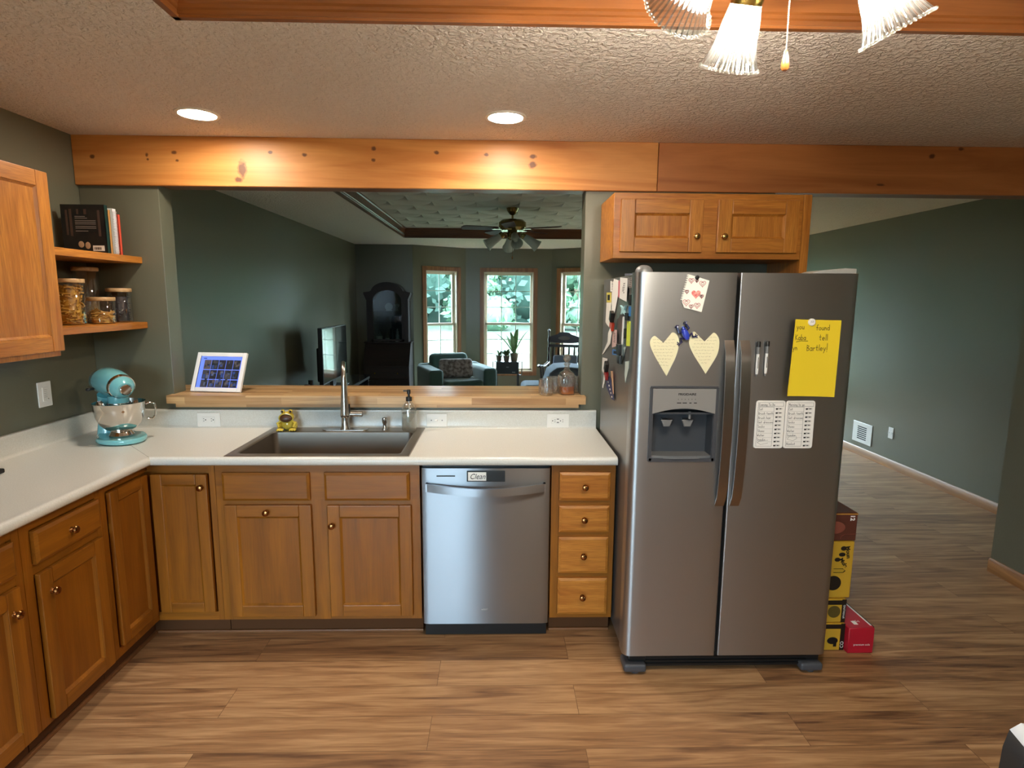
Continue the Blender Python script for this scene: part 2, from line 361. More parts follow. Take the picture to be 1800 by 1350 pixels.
# handwriting: each letter is one or more pen strokes
def _arc(cx, cy, rx, ry, a0, a1, n=8): return [(cx+rx*math.cos(R(a0+(a1-a0)*i/n)), cy+ry*math.sin(R(a0+(a1-a0)*i/n))) for i in range(n+1)]
O_ = _arc(.22, .25, .2, .25, 90, 450, 10)
HW = {'a': [O_, [(.42, .5), (.44, 0)]], 'b': [[(.05, 1), (.05, 0)], _arc(.22, .25, .18, .25, 180, -180, 10)], 'c': [_arc(.25, .25, .2, .25, 60, 310)], 'd': [O_, [(.42, 1), (.43, 0)]],
      'e': [[(.05, .26), (.42, .28)]+_arc(.24, .25, .2, .25, 10, 320)], 'f': [_arc(.3, .8, .15, .18, 60, 180)+[(.15, 0)], [(0, .5), (.35, .5)]], 'g': [O_, [(.42, .5), (.42, -.2)]+_arc(.25, -.2, .17, .15, 0, -160, 5)],
      'h': [[(.05, 1), (.05, 0)], [(.05, .3)]+_arc(.22, .3, .16, .2, 170, 0, 6)+[(.39, 0)]], 'i': [[(.1, .5), (.1, 0)], [(.1, .7), (.1, .74)]], 'k': [[(.05, 1), (.05, 0)], [(.38, .55), (.07, .25), (.4, 0)]],
      'l': [[(.08, 1), (.08, 0)]], 'm': [[(.03, .5), (.03, 0)], [(.03, .3), (.14, .48), (.24, .3), (.24, 0)], [(.24, .3), (.35, .48), (.46, .3), (.46, 0)]], 'n': [[(.05, .5), (.05, 0)], [(.05, .3), (.22, .5), (.38, .32), (.4, 0)]],
      'o': [O_], 'p': [[(.05, .5), (.05, -.4)], _arc(.22, .25, .18, .25, 180, -180, 10)], 'r': [[(.05, .5), (.05, 0)], [(.05, .28), (.18, .46), (.34, .44)]], 's': [[(.38, .44), (.2, .5), (.08, .38), (.34, .18), (.26, .02), (.04, .06)]],
      't': [[(.18, .9), (.18, .1), (.32, .02)], [(0, .55), (.36, .55)]], 'u': [[(.05, .5), (.06, .1), (.2, 0), (.38, .12), (.4, .5), (.42, 0)]], 'v': [[(.03, .5), (.2, 0), (.4, .5)]], 'w': [[(0, .5), (.12, 0), (.24, .4), (.36, 0), (.48, .5)]],
      'y': [[(.04, .5), (.2, .08)], [(.42, .5), (.1, -.4)]], 'x': [[(0, .5), (.4, 0)], [(.4, .5), (0, 0)]], 'j': [[(.2, .5), (.2, -.2), (.02, -.3)]], 'z': [[(.02, .5), (.38, .5), (.02, 0), (.4, 0)]], 'q': [O_, [(.42, .5), (.42, -.4)]],
      'K': [[(.05, 1), (.05, 0)], [(.45, .95), (.07, .5), (.48, 0)]], 'B': [[(.05, .95), (.05, 0)], [(.05, .9), (.38, .8), (.3, .55), (.07, .5), (.42, .35), (.38, .08), (.05, 0)]], 'E': [[(.45, .95), (.05, .95), (.05, 0), (.45, 0)], [(.05, .5), (.38, .5)]],
      'S': [_arc(.25, .72, .2, .23, 30, 230, 6)+_arc(.25, .25, .2, .25, 80, -150, 6)], 'G': [_arc(.27, .48, .25, .48, 50, 320)+[(.47, .42), (.28, .42)]], 'W': [[(0, .95), (.15, 0), (.3, .7), (.45, 0), (.6, .95)]], 'T': [[(0, .95), (.5, .95)], [(.25, .95), (.25, 0)]],
      'M': [[(.03, 0), (.06, .95), (.28, .3), (.5, .95), (.54, 0)]], 'D': [[(.05, .95), (.05, 0)], [(.05, .95), (.4, .75), (.45, .3), (.05, 0)]], 'C': [_arc(.27, .48, .25, .48, 50, 310)], '!': [[(.1, 1.2), (.08, .1)], [(.08, -.15), (.08, -.2)]], ' ': []}
def write(mb, s, x, z, h, w, y, slope=0):
    cx = x
    for ch in s:
        st = HW.get(ch, [])
        mb.ribbon([[(cx+px*h, z+pz*h+slope*(cx+px*h-x)) for px, pz in ln] for ln in st], w, y)
        wd = max([px for ln in st for px, _ in ln], default=.3); cx += (wd+.16)*h
    return cx
# ================================================================ the room
ZC = 2.455
def wall(name, p0, p1, z0, z1, t, holes=(), mats=None, label=None):
    """wall from p0 to p1, t thick to the left of that direction, with openings (a, b, zlo, zhi) along it"""
    p0, p1 = Vector((*p0, 0)), Vector((*p1, 0)); d = p1-p0; ln = d.length; ang = math.atan2(d.y, d.x); mb = MB(); x = 0
    for a, b, lo, hi in sorted(holes):
        if a > x: mb.box(x, a, 0, t, z0, z1)
        if lo > z0: mb.box(a, b, 0, t, z0, lo)
        if hi < z1: mb.box(a, b, 0, t, hi, z1)
        x = b
    if x < ln: mb.box(x, ln, 0, t, z0, z1)
    return struct(name, mb, mats or PAINT, label, loc=p0, rot=(0, 0, ang))
struct('floor', MB().box(-.1, 8.2, -5.5, 6.7, -.1, 0), FLOOR, 'brown wood plank floor')
struct('floor_bounce_living', MB().box(.0, 3.6, .4, 5.9, .001, .012), mat('carpet', 'b9ae9c', .95, bump=(300, .4)), 'unseen pale carpet added to bounce light in the living room')  # pale carpet added out of view to bounce daylight around
# ceiling with two raised trays
KT = (1.23, 4.5, -4.2, -1.30); LT = (.91, 3.80, 1.25, 4.95); TZ = 2.585
mb = MB()
def holed(x0, x1, y0, y1, h, z0, z1):
    mb.box(x0, h[0], y0, y1, z0, z1); mb.box(h[1], x1, y0, y1, z0, z1); mb.box(h[0], h[1], y0, h[2], z0, z1); mb.box(h[0], h[1], h[3], y1, z0, z1)
holed(-.1, 8.2, -5.5, .05, KT, ZC, ZC+.1)
struct('ceiling', mb, CEIL, 'textured kitchen ceiling')
mb = MB(); holed(-.1, 8.2, .05, 6.7, LT, ZC, ZC+.1)
struct('ceiling_living', mb, CEIL, 'living room ceiling')
struct('ceiling_tray_kitchen', MB().box(KT[0]-.05, KT[1]+.05, KT[2]-.05, KT[3]+.05, TZ, TZ+.05), CEIL)
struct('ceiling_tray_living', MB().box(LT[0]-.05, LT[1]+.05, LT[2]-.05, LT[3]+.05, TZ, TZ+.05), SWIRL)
CROWN = [(0, 0), (0, .131), (-.04, .131), (-.036, .118), (-.026, .112), (-.024, .045), (-.017, .040), (-.017, .030), (-.012, .026), (-.012, .012), (-.02, .008), (-.02, 0)]
def tray_trim(n0, t, m):
    x0, x1, y0, y1 = t
    for i, (a, b, plane, sgn) in enumerate((((x0, y1), (x1, y1), 'x', 1), ((x0, y0), (x1, y0), 'x', -1), ((x0, y0), (x0, y1), 'y', -1), ((x1, y0), (x1, y1), 'y', 1))):
        mb = MB(); k = 1e-4
        if plane == 'x': mb.prism([(a[1]+sgn*(u-0), ZC+v) for u, v in CROWN], a[0], b[0], 'yz')
        else: mb.prism([(a[0]+sgn*(u-0), ZC+v) for u, v in CROWN], a[1], b[1], 'xz')
        struct('trim_%d' % (n0+i), mb, m[plane], 'wooden crown trim around the raised ceiling')
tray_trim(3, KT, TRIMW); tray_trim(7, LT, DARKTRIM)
# beam: two pine boards on the header
struct('trim_1', MB().box(0.001, 3.047, -.0245, -.004, 2.206, ZC, .003, 1), PINE, 'knotty pine board along the ceiling beam')
struct('trim_2', MB().box(3.050, 6.098, -.0245, -.004, 2.206, ZC, .003, 1), PINE2, 'redder pine board along the ceiling beam')
struct('wall_header', MB().box(0, 6.1, -.004, .135, 2.214, ZC), wood('beam_soffit', '8a5a34', '6b4124', 'x', 1, .5, .2), 'beam underside')
# walls
struct('wall_left', MB().box(-.12, 0, -5.5, 6.6, 0, ZC), PAINT, 'dark green side wall')
mb = MB(); mb.box(0, .4126, 0, .123, 0, 2.2139, .004, 2); struct('wall_stub', mb, PAINT, 'narrow green wall left of the pass-through')
struct('wall_half', MB().box(.4126, 2.67, 0.001, .122, 0, 1.036), PAINT, 'half wall under the wooden ledge')
struct('wall_behind_fridge', MB().box(2.67, 3.70, 0, .123, 0, 2.2139, .004, 2), PAINT, 'green wall behind the refrigerator')
struct('wall_right', MB().box(5.23, 5.35, -5.5, .08, 0, ZC), PAINT, 'dark green wall at the right')
wall('wall_hall', (6.1, 1.0), (6.1, 6.0), 0, ZC, -.05, label='green wall of the passage beyond the refrigerator')
wall('wall_passage_end', (6.15, 1.16), (8.2, 1.16), 0, ZC, .1)
wall('wall_passage_right', (8.1, -1.0), (8.1, 1.16), 0, ZC, -.1)
wall('wall_passage_near', (5.35, -.9), (8.1, -.9), 0, ZC, -.1)
A, B, C2, D = (.88, 5.95), (1.67, 6.5), (3.09, 6.5), (3.88, 5.95)
wall('wall_far', (-.1, 5.95), A, 0, ZC, .12, label='wall behind the dark cabinet')
wall('wall_bay_left', A, B, 0, ZC, .12, [(.22, .80, .42, 2.08)])
wall('wall_bay', B, C2, 0, ZC, .12, [(.295, 1.125, .42, 2.08)])
wall('wall_bay_right', C2, D, 0, ZC, .12, [(.9626-.80, .9626-.22, .42, 2.08)])
wall('wall_far_right', D, (6.1, 5.95), 0, ZC, .12, [(.30, 2.0, .30, 2.25)])
wall('wall_rear', (5.35, -5.4), (-.1, -5.4), 0, ZC, .12, [(3.62, 5.30, .02, 2.08)])
# baseboards
def bb(name, p0, p1, h=.085):
    p0, p1 = Vector((*p0, 0)), Vector((*p1, 0)); d = p1-p0; mb = MB(); mb.prism([(0, 0), (-.014, 0), (-.014, h-.012), (-.006, h), (0, h)], 0, d.length, 'yz')
    struct(name, mb, BASEW['x'], loc=p0, rot=(0, 0, math.atan2(d.y, d.x)))
bb('baseboard_hall', (6.1, 5.95), (6.1, 1.0)); bb('baseboard_right', (5.23, .08), (5.23, -5.4))
bb('baseboard_end', (6.15, 1.16), (8.1, 1.16)); bb('baseboard_far', (.05, 5.95), A); bb('baseboard_bay', B, C2); bb('baseboard_far_right', D, (6.1, 5.95))
# windows
def window(n, p0, p1, a, b, lo, hi, cols, label):
    p0, p1 = Vector((*p0, 0)), Vector((*p1, 0)); d = p1-p0; ang = math.atan2(d.y, d.x)
    o = bpy.data.objects.new('window_%d' % n, None); COL.objects.link(o); o.location = p0; o.rotation_euler = (0, 0, ang); o['kind'] = 'structure'; o['label'] = label
    w = .062; mb = MB()
    mb.box(a-w, a+.004, -.016, 0, lo-w, hi+w, .003, 1); mb.box(b-.004, b+w, -.016, 0, lo-w, hi+w, .003, 1); mb.box(a, b, -.016, 0, hi-.004, hi+w, .003, 1); mb.box(a, b, -.03, 0, lo-w, lo+.004, .003, 1)
    obj('casing', mb, CASING, o)
    cream = mat('window_vinyl', 'cfc3ae', .45)
    mb = MB(); mb.box(a, a+.02, 0, .12, lo, hi); mb.box(b-.02, b, 0, .12, lo, hi); mb.box(a, b, 0, .12, hi-.02, hi); mb.box(a, b, 0, .12, lo, lo+.02); obj('jamb', mb, cream, o)
    mid = 1.222 if lo < .9 else 1.54; a += .02; b -= .02
    for nm, z0, z1, y, rows in (('upper_sash', mid-.022, hi-.02, .075, 3), ('lower_sash', lo+.02, mid+.022, .045, 3)):
        mb = MB(); s = .036
        mb.box(a, a+s, y, y+.03, z0, z1, .004, 1); mb.box(b-s, b, y, y+.03, z0, z1, .004, 1); mb.box(a, b, y, y+.03, z1-s, z1, .004, 1); mb.box(a, b, y, y+.03, z0, z0+s, .004, 1)
        so = obj(nm, mb, cream, o); g = MB()
        for i in range(1, cols): x = a+s+(b-a-2*s)*i/cols; g.box(x-.006, x+.006, y+.012, y+.022, z0+s, z1-s)
        for i in range(1, rows): z = z0+s+(z1-z0-2*s)*i/rows; g.box(a+s, b-s, y+.012, y+.022, z-.006, z+.006)
        obj('grille', g, mat('grille_paint', 'b9c4b8', .5), so)
        obj('glass_pane', MB().box(a+s-.004, b-s+.004, y+.015, y+.019, z0+s-.004, z1-s+.004), PANE, so)
window(1, A, B, .22, .80, .42, 2.08, 2, 'narrow window with six-pane upper sash behind the armchair')
window(2, B, C2, .295, 1.125, .42, 2.08, 3, 'wide middle window of the bay')
window(3, C2, D, .9626-.80, .9626-.22, .42, 2.08, 2, 'right window of the bay behind the rocking chair')
window(4, D, (6.1, 5.95), 0.30, 2.0, .30, 2.25, 4, 'unseen living room window added for more daylight behind the refrigerator wall')  # window added out of sight to brighten the living room
# glazed patio door behind the camera
o = bpy.data.objects.new('door_1', None); COL.objects.link(o); o.location = (.05, -5.4, 0); o['kind'] = 'structure'; o['label'] = 'sliding glass patio door at the rear'
mb = MB(); mb.box(0, .06, -.06, 0, .02, 2.08); mb.box(1.62, 1.68, -.06, 0, .02, 2.08); mb.box(0, 1.68, -.06, 0, 2.02, 2.08); mb.box(0, 1.68, -.06, 0, .02, .1); mb.box(.8, .88, -.06, 0, .02, 2.08)
obj('door_frame', mb, WHITEP, o); obj('glass_pane', MB().box(.05, 1.63, -.035, -.03, .09, 2.03), glass('tinted_glass', 'c6cdd2', .04, .0), o)  # grey glass tint put in to cut the daylight through the door
# daylight comes in only through these openings: tell the sampler where they are
def portal(loc, rot, sx, sy):
    o = lamp('portal', 'AREA', loc, 1, (1, 1, 1), rot, shape='RECTANGLE', size=sx, size_y=sy); o.data.cycles.is_portal = True
portal((.89, -5.53, 1.05), (R(90), 0, 0), 1.6, 2.0); portal((5.03, 6.09, 1.27), (R(90), 0, math.pi), 1.7, 1.95)
for p0, p1, m_, wd in ((A, B, .51, .58), (B, C2, .71, .83), (C2, D, .4526, .58)):
    d = (Vector(p1)-Vector(p0)).normalized(); nrm = Vector((-d.y, d.x)); c = Vector(p0)+d*m_+nrm*.14
    portal((c.x, c.y, 1.25), (R(90), 0, math.atan2(d.y, d.x)+math.pi), wd, 1.66)
# ================================================================ outside
GRASS = mat('grass', '16250f', .9, var=(.35, '1b2d15')); LEAF = mat('leaf', '253d2c', .7, var=(.9, '3b5b3f')); BARK = mat('bark', '5a4a3a', .9)
mb = MB(); mb.grid(lambda u, v: (-45+95*u, 6.75+75*v, -.45+.9*v*v+.12*math.sin(9*u)*v), 24, 16); struct('ground', mb, GRASS, 'green lawn outside the bay windows')
struct('ground_rear', MB().box(-20, 25, -40, -5.55, -.5, -.3), GRASS)
rnd = random.Random(3)
def tree(x, y, h, rad, label, n=1500):
    t = thing('tree', label, 'tree', (x, y, -.1), 0, 'trees along the far edge of the lawn')
    obj('trunk', MB().tube([(0, 0, 0), (.1, 0, h*.3), (0, .1, h*.7)], [.28, .2, .08], 8), BARK, t)
    mb = MB(); blobs = [(rnd.uniform(-rad, rad)*.62, rnd.uniform(-rad, rad)*.5, h*rnd.uniform(.08, .9), rad*rnd.uniform(.38, .56)) for _ in range(16)]
    for b in blobs: mb.ell((b[0], b[1], max(b[2], b[3]*.5)), (b[3]*.86, b[3]*.86, b[3]*.8), 14, 9)
    for i in range(n):
        b = rnd.choice(blobs); v = Vector((rnd.gauss(0, 1), rnd.gauss(0, 1), rnd.gauss(0, 1))).normalized(); p = Vector(b[:3])+v*b[3]*rnd.uniform(.75, 1.05); p.z = max(p.z, .2)
        e1 = Vector((rnd.gauss(0, 1), rnd.gauss(0, 1), rnd.gauss(0, 1))).normalized(); e2 = e1.cross(v+Vector((.1, .2, .1))).normalized(); s = rnd.uniform(.16, .36)
        mb.add([p-e1*s, p-e2*s*.5, p+e1*s, p+e2*s*.5], [(0, 1, 2, 3)])
    obj('crown', mb, LEAF, t)
TX = ((-11.9, 'leftmost tree of the far row'), (-5.4, 'full leafy tree in the left bay window'), (1.1, 'full leafy tree behind the left half of the middle bay window'), (7.4, 'full leafy tree behind the right half of the middle bay window'), (13.8, 'full leafy tree in the right bay window'), (20.3, 'rightmost tree of the far row'))
for i, (x, lb) in enumerate(TX): tree(x, 35+(i % 2)*.6, 9.5, 2.75, lb, 2600)
mb = MB()
for i in range(46):
    bx = -42+i*2.15; r_ = rnd.uniform(2.4, 3.4); bz = rnd.uniform(1.0, 7.0); mb.ell((bx, 43+rnd.uniform(-1, 1), bz), (r_, 1.6, r_), 12, 8); mb.ell((bx+1, 44, 2.0), (2.4, 1.5, 3.0), 12, 8)
    for k in range(60):
        a, q = rnd.uniform(0, 6.28), math.sqrt(rnd.random())*r_; p = Vector((bx+q*math.cos(a), 41.4-rnd.random(), bz+q*math.sin(a))); e1 = Vector((rnd.gauss(0, 1), 0, rnd.gauss(0, 1))).normalized()*rnd.uniform(.2, .45); e2 = Vector((-e1.z, rnd.gauss(0, .2), e1.x))*.6
        if p.z > 0: mb.add([p-e1, p-e2, p+e1, p+e2], [(0, 1, 2, 3)])
o = obj('woodland_edge', mb, mat('far_leaf', '233c31', .8, var=(.5, '335044'))); tag(o, 'dense bluish green woodland edge far beyond the lawn', 'trees', None, 'stuff')
# ================================================================ cabinets
def panel_door(parent, name, x0, x1, z0, z1, y=-.02, t=.02, st=.057, knob=None, mats=None, kmat=None, rot=None):
    """framed door with a flat recessed panel, face towards -y"""
    V, H = ('z', 'x'); mb = MB(); yf, yb = y, y+t
    mb.mi = 0; mb.box(x0, x0+st, yf, yb, z0, z1, .004, 2); mb.box(x1-st, x1, yf, yb, z0, z1, .004, 2)
    mb.mi = 1; mb.box(x0+st, x1-st, yf, yb, z1-st, z1, .004, 2); mb.box(x0+st, x1-st, yf, yb, z0, z0+st, .004, 2)
    # sloped inner lip
    a, b, c, d = x0+st, x1-st, z0+st, z1-st; q = .009
    mb.mi = 0; vs = [(a, yf+.003, c), (b, yf+.003, c), (b, yf+.003, d), (a, yf+.003, d), (a+q, yf+.011, c+q), (b-q, yf+.011, c+q), (b-q, yf+.011, d-q), (a+q, yf+.011, d-q)]
    mb.add(vs, [(0, 1, 5, 4), (1, 2, 6, 5), (2, 3, 7, 6), (3, 0, 4, 7)])
    o = obj(name, mb, (mats or (OAK['z'], OAK['x'])), parent)
    obj('door_panel', MB().box(a, b, yf+.011, yf+.016, c, d), (OAKD if mats is None else OAKL)['z'], o)
    if knob: add_knob(o, knob[0], yf, knob[1], kmat)
    return o
def add_knob(parent, x, y, z, m=None):
    mb = MB(); mb.M = Matrix.Translation((x, y, z)) @ Matrix.Rotation(R(90), 4, 'X')
    mb.lathe([(.0001, .027), (.006, .0268), (.0125, .024), (.015, .019), (.0125, .0145), (.007, .012), (.006, .006), (.010, .002), (.011, 0)], 18)
    obj('knob', mb, m or OLDBRASS, parent)
def drawer_front(parent, name, x0, x1, z0, z1, y=-.02, knob=True, mats=None):
    mb = MB(); mb.box(x0, x1, y+.006, 0, z0, z1); b = .012
    vs = [(x0, y+.006, z0), (x1, y+.006, z0), (x1, y+.006, z1), (x0, y+.006, z1), (x0+b, y, z0+b), (x1-b, y, z0+b), (x1-b, y, z1-b), (x0+b, y, z1-b)]
    mb.add(vs, [(0, 1, 5, 4), (1, 2, 6, 5), (2, 3, 7, 6), (3, 0, 4, 7), (4, 5, 6, 7)])
    o = obj(name, mb, mats or OAK['x'], parent, angle=15)
    if knob: add_knob(o, (x0+x1)/2, y, (z0+z1)/2)
    return o
YF = -.585; ZT = .8755
def base_body(t, w, depth, stiles, rails=(), kick=True, zt=ZT):
    """carcass behind, face frame of stiles and rails in front"""
    obj('carcass', MB().box(.002, w-.002, .02, depth, .098, zt), OAK['z'], t)
    mb = MB(); mb.mi = 0
    for a, b in stiles: mb.box(a, b, 0, .02, .098, zt)
    mb.mi = 1
    for lo, hi in rails:
        for (p_, a), (b, q_) in zip(stiles[:-1], stiles[1:]): mb.box(a, b, .0005, .0195, lo, hi)
    obj('face_frame', mb, (OAK['z'], OAK['x']), t)
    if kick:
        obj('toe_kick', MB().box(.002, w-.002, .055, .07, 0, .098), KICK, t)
# --- back run
SX = .895
t = thing('sink_cabinet', 'wide oak sink base cabinet with two doors under the steel sink', 'cabinet', (SX, YF, 0))
base_body(t, .945, .58, [(0, .045), (.432, .508), (.895, .945)], [(.67, .6995), (.098, .128)], zt=.70)
mb = MB(); mb.box(.001, .045, .0, .02, .70, ZT); mb.box(.895, .944, 0, .02, .70, ZT); mb.box(.432, .508, 0, .02, .70, ZT); mb.box(.045, .432, .0005, .0195, .70, ZT); mb.box(.508, .895, .0005, .0195, .70, ZT); obj('apron', mb, OAK['x'], t)
drawer_front(t, 'false_front', .932-SX, 1.332-SX, .698, .832, knob=False); drawer_front(t, 'false_front', 1.40-SX, 1.793-SX, .698, .832, knob=False)
panel_door(t, 'door', .934-SX, 1.335-SX, .121, .677, knob=(1.131-SX, .645)); panel_door(t, 'door', 1.409-SX, 1.800-SX, .121, .675, knob=(1.431-SX, .580))
SX = 2.457
t = thing('drawer_cabinet', 'narrow oak base cabinet with four drawers beside the dishwasher', 'cabinet', (SX, YF, 0))
base_body(t, .302, .58, [(0, .036), (.276, .302)], [(.833, ZT), (.671, .698), (.516, .54), (.308, .334), (.098, .123)])
for lo, hi in ((.697, .833), (.540, .671), (.334, .516), (.124, .309)): drawer_front(t, 'drawer', 2.494-SX, 2.732-SX, lo, hi, mats=OAKL['x'])
# --- corner cabinet with a folding door set into the inner corner
t = thing('corner_cabinet', 'oak corner base cabinet with folding two-leaf door', 'cabinet', (0, 0, 0))
mb = MB(); mb.box(.02, .893, -.57, -.03, .098, ZT); mb.box(.02, .565, -.903, -.57, .098, ZT); obj('carcass', mb, OAK['z'], t)
mb = MB(); mb.mi = 0; mb.box(.868, .8935, YF, YF+.02, .098, ZT); mb.box(.565, .585, -.904, -.874, .098, ZT)
mb.mi = 1; mb.box(.586, .868, YF+.0005, YF+.0195, .835, ZT); mb.box(.5655, .5845, -.874, -.565, .835, ZT); mb.box(.586, .868, YF+.0005, YF+.0195, .098, .14); mb.box(.5655, .5845, -.874, -.565, .098, .14); obj('face_frame', mb, (OAK['z'], OAK['x']), t)
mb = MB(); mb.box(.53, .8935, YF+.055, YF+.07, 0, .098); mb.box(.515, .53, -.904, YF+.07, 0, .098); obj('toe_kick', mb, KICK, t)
panel_door(t, 'door', .607, .862, .145, .824, y=YF-.018, knob=(.838, .765), st=.05)
d2 = panel_door(t, 'door', 0, .258, .145, .828, y=0, st=.05); d2.location = (.603, -.868, 0); d2.rotation_euler = (0, 0, R(90))
# --- left run (local x runs away from the camera, face to the right)
def left_unit(y0, w, label, els):
    t = thing('base_cabinet', label, 'cabinet', (.585, y0, 0), R(90), 'oak base cabinets along the left wall')
    base_body(t, w, .56, [(0, .04), (w-.03, w)], [(.83, ZT), (.667, .705), (.098, .115)])
    for e in els: e(t)
    return t
left_unit(-1.305, .400, 'oak base cabinet with one drawer and one door nearest the corner cabinet', [lambda t: drawer_front(t, 'drawer', .042, .374, .705, .825), lambda t: panel_door(t, 'door', .042, .374, .112, .668, knob=(.088, .585))])
left_unit(-1.785, .478, 'oak base cabinet at the left edge of the photo, door cut by the frame', [lambda t: drawer_front(t, 'drawer', .03, .440, .705, .825), lambda t: panel_door(t, 'door', .03, .440, .112, .668, knob=(.405, .585))])
# --- quarter round along the cabinets
mb = MB(); mb.box(.545, 1.84, YF+.043, YF+.0548, 0, .016, .004, 2); mb.box(.53-.0, .5445, -1.78, YF+.0548, 0, .016, .004, 2)
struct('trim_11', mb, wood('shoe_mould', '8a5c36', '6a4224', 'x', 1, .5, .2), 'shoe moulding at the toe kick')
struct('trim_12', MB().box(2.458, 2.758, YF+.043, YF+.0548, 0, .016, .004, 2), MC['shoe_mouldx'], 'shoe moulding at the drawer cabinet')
# --- dishwasher
t = thing('dishwasher', 'stainless steel dishwasher with a bowed bar handle and a clean sign', 'dishwasher', (1.849, -.61, 0))
w = .601; obj('tub', MB().box(.004, w-.004, .03, .57, .09, .868), BLACKP, t)
mb = MB(); mb.prism([(0, .03), (0, .006), (.004, .001), (.03, -.004), (w-.03, -.004), (w-.004, .001), (w, .006), (w, .03)], .085, .857, 'xy'); obj('door', mb, STEEL, t)
mb = MB(); mb.box(.006, w-.006, .04, .06, 0.005, .082); obj('kick_plate', mb, BLACKP, t)
mb = MB(); n = 20; arc = lambda x: -.026-.030*math.sin(math.pi*x)
for i in range(n):
    a, b = i/n, (i+1)/n; xa, xb = .024+.552*a, .024+.552*b; za, zb = .006*math.cos(2*math.pi*a)*-1, 0
    dz = lambda q: -.016*math.sin(math.pi*q)
    mb.add([(xa, arc(a), .752+dz(a)), (xb, arc(b), .752+dz(b)), (xb, arc(b), .790+dz(b)), (xa, arc(a), .790+dz(a)), (xa, arc(a)+.012, .752+dz(a)), (xb, arc(b)+.012, .752+dz(b)), (xb, arc(b)+.012, .790+dz(b)), (xa, arc(a)+.012, .790+dz(a))],
           [(0, 1, 2, 3), (5, 4, 7, 6), (3, 2, 6, 7), (1, 0, 4, 5)])
mb.box(.024, .034, -.027, .0, .752, .790); mb.box(.566, .576, -.027, 0, .752, .790)
obj('handle', mb, STEEL, t)
obj('vent_slot', MB().box(.072, .158, -.0052, -.003, .818, .824), BLACKP, t)
text('emblem', 'whirl', .014, mat('emblem_grey', 'c9c6c2', .3, metal=.6), t, (.292, -.0046, .155), shear=.3)
s = thing('magnet_sign', 'black slider magnet reading Clean on the dishwasher top', 'magnet', (2.061, -.6145, .795))
obj('backing', MB().box(0, .177, -.006, 0, 0, .052, .002, 2), BLACKP, s); obj('white_tile', MB().box(.006, .09, -.0075, -.0055, .005, .046, .001, 1), PAPER, s)
text('lettering', 'Clean', .036, INK, s, (.049, -.0078, .014), shear=.35, sx=.86)
# --- worktop with backsplash
CT = .914
def bullnose(u0, sgn):   # cross-section pieces for the front edge
    return [(u0, CT), (u0-.6*sgn, CT)]
t = thing('countertop', 'pale L-shaped laminate worktop with rolled front edge and low backsplash', 'countertop', (0, 0, 0))
mb = MB()
HX0, HX1, HY0, HY1 = .985, 1.77, -.585, -.10
def edge_prof(f, r=.017, n=6):
    """(across, z) outline of a slab whose front is at f (towards negative)"""
    p = [(-.02, CT), (f+r, CT)]+[(f+r-r*math.sin(R(90*i/n)), CT-r+r*math.cos(R(90*i/n))) for i in range(1, n+1)]+[(f, CT-.03), (f+.006, CT-.038), (-.02, CT-.038)]
    return p
# back run: strips around the sink cut-out
def slab(x0, x1, y0, y1): mb.box(x0, x1, y0, y1, CT-.038, CT)
slab(.61, HX0, -.61, -.001); slab(HX1, 2.757, -.61, -.001); slab(HX0, HX1, HY1, -.001); slab(HX0, HX1, -.61, HY0)
slab(.001, .61, -1.80, -.001)
r_ = .019
fr = [(-.609, CT), (-.618, CT)]+[(-.618-.019*math.sin(R(15*i)), CT-.019+.019*math.cos(R(15*i))) for i in range(1, 7)]+[(-.637, CT-.030), (-.630, CT-.038), (-.609, CT-.038)]
mb.prism(fr, .617, 2.757, 'yz'); mb.prism([(-u, v) for u, v in fr], -1.80, -.617, 'xz')
obj('worktop', mb, LAMINATE, t, angle=50)
mb = MB(); cove = [(-.001, CT), (-.030, CT+.0001), (-.023, CT+.006), (-.020, CT+.014), (-.020, 1.002), (-.023, 1.010), (-.020, 1.016), (-.001, 1.016)]
mb.prism(cove, .001, 2.757, 'yz'); mb.prism([(-u, v) for u, v in cove], -1.80, -.001, 'xz')
obj('backsplash', mb, SPLASH, t, angle=50)
mb = MB(); mb.prism([(.022, -.022), (.024, -.022), (.632, -.632), (.63, -.632)], CT, CT+.0003, 'xy'); obj('seam', mb, mat('seam_line', '8f8a80', .6), t)
# --- sink
t = thing('kitchen_sink', 'single-bowl stainless drop-in sink set in the pale worktop', 'sink', (1.378, -.34, CT))
mb = MB(); ox, oy = 1.378, -.34
def ring(x0, x1, y0, y1, z): return [(x0-ox, y0-oy, z), (x1-ox, y0-oy, z), (x1-ox, y1-oy, z), (x0-ox, y1-oy, z)]
Rr = [ring(.955, 1.798, -.618, -.022, .0005), ring(.958, 1.795, -.615, -.025, .004), ring(.992, 1.757, -.583, -.125, .0045), ring(1.0, 1.749, -.575, -.133, 0.0), ring(1.006, 1.743, -.569, -.139, -.19), ring(1.03, 1.72, -.55, -.16, -.205)]
vs = [v for r in Rr for v in r]; fs = []
for k in range(5):
    for j in range(4): a, b = k*4+j, k*4+(j+1) % 4; fs.append((a, b, b+4, a+4))
fs.append((20, 21, 22, 23)); vv, ff = mb.add(vs, fs); bmesh.ops.recalc_face_normals(mb.bm, faces=ff)
for q in ff: q.normal_flip() if q.calc_center_median().z > .002 and q.normal.z < 0 else None
ed = [e for e in mb.bm.edges if abs(e.verts[0].co.z-e.verts[1].co.z) > .1]; bmesh.ops.bevel(mb.bm, geom=ed, offset=.03, segments=5, affect='EDGES', profile=.5)
ed = [e for e in mb.bm.edges if e.verts[0].co.z < -.15 and e.verts[1].co.z < -.15 and len(e.link_faces) == 2]
obj('basin', mb, SINK, t, angle=40)
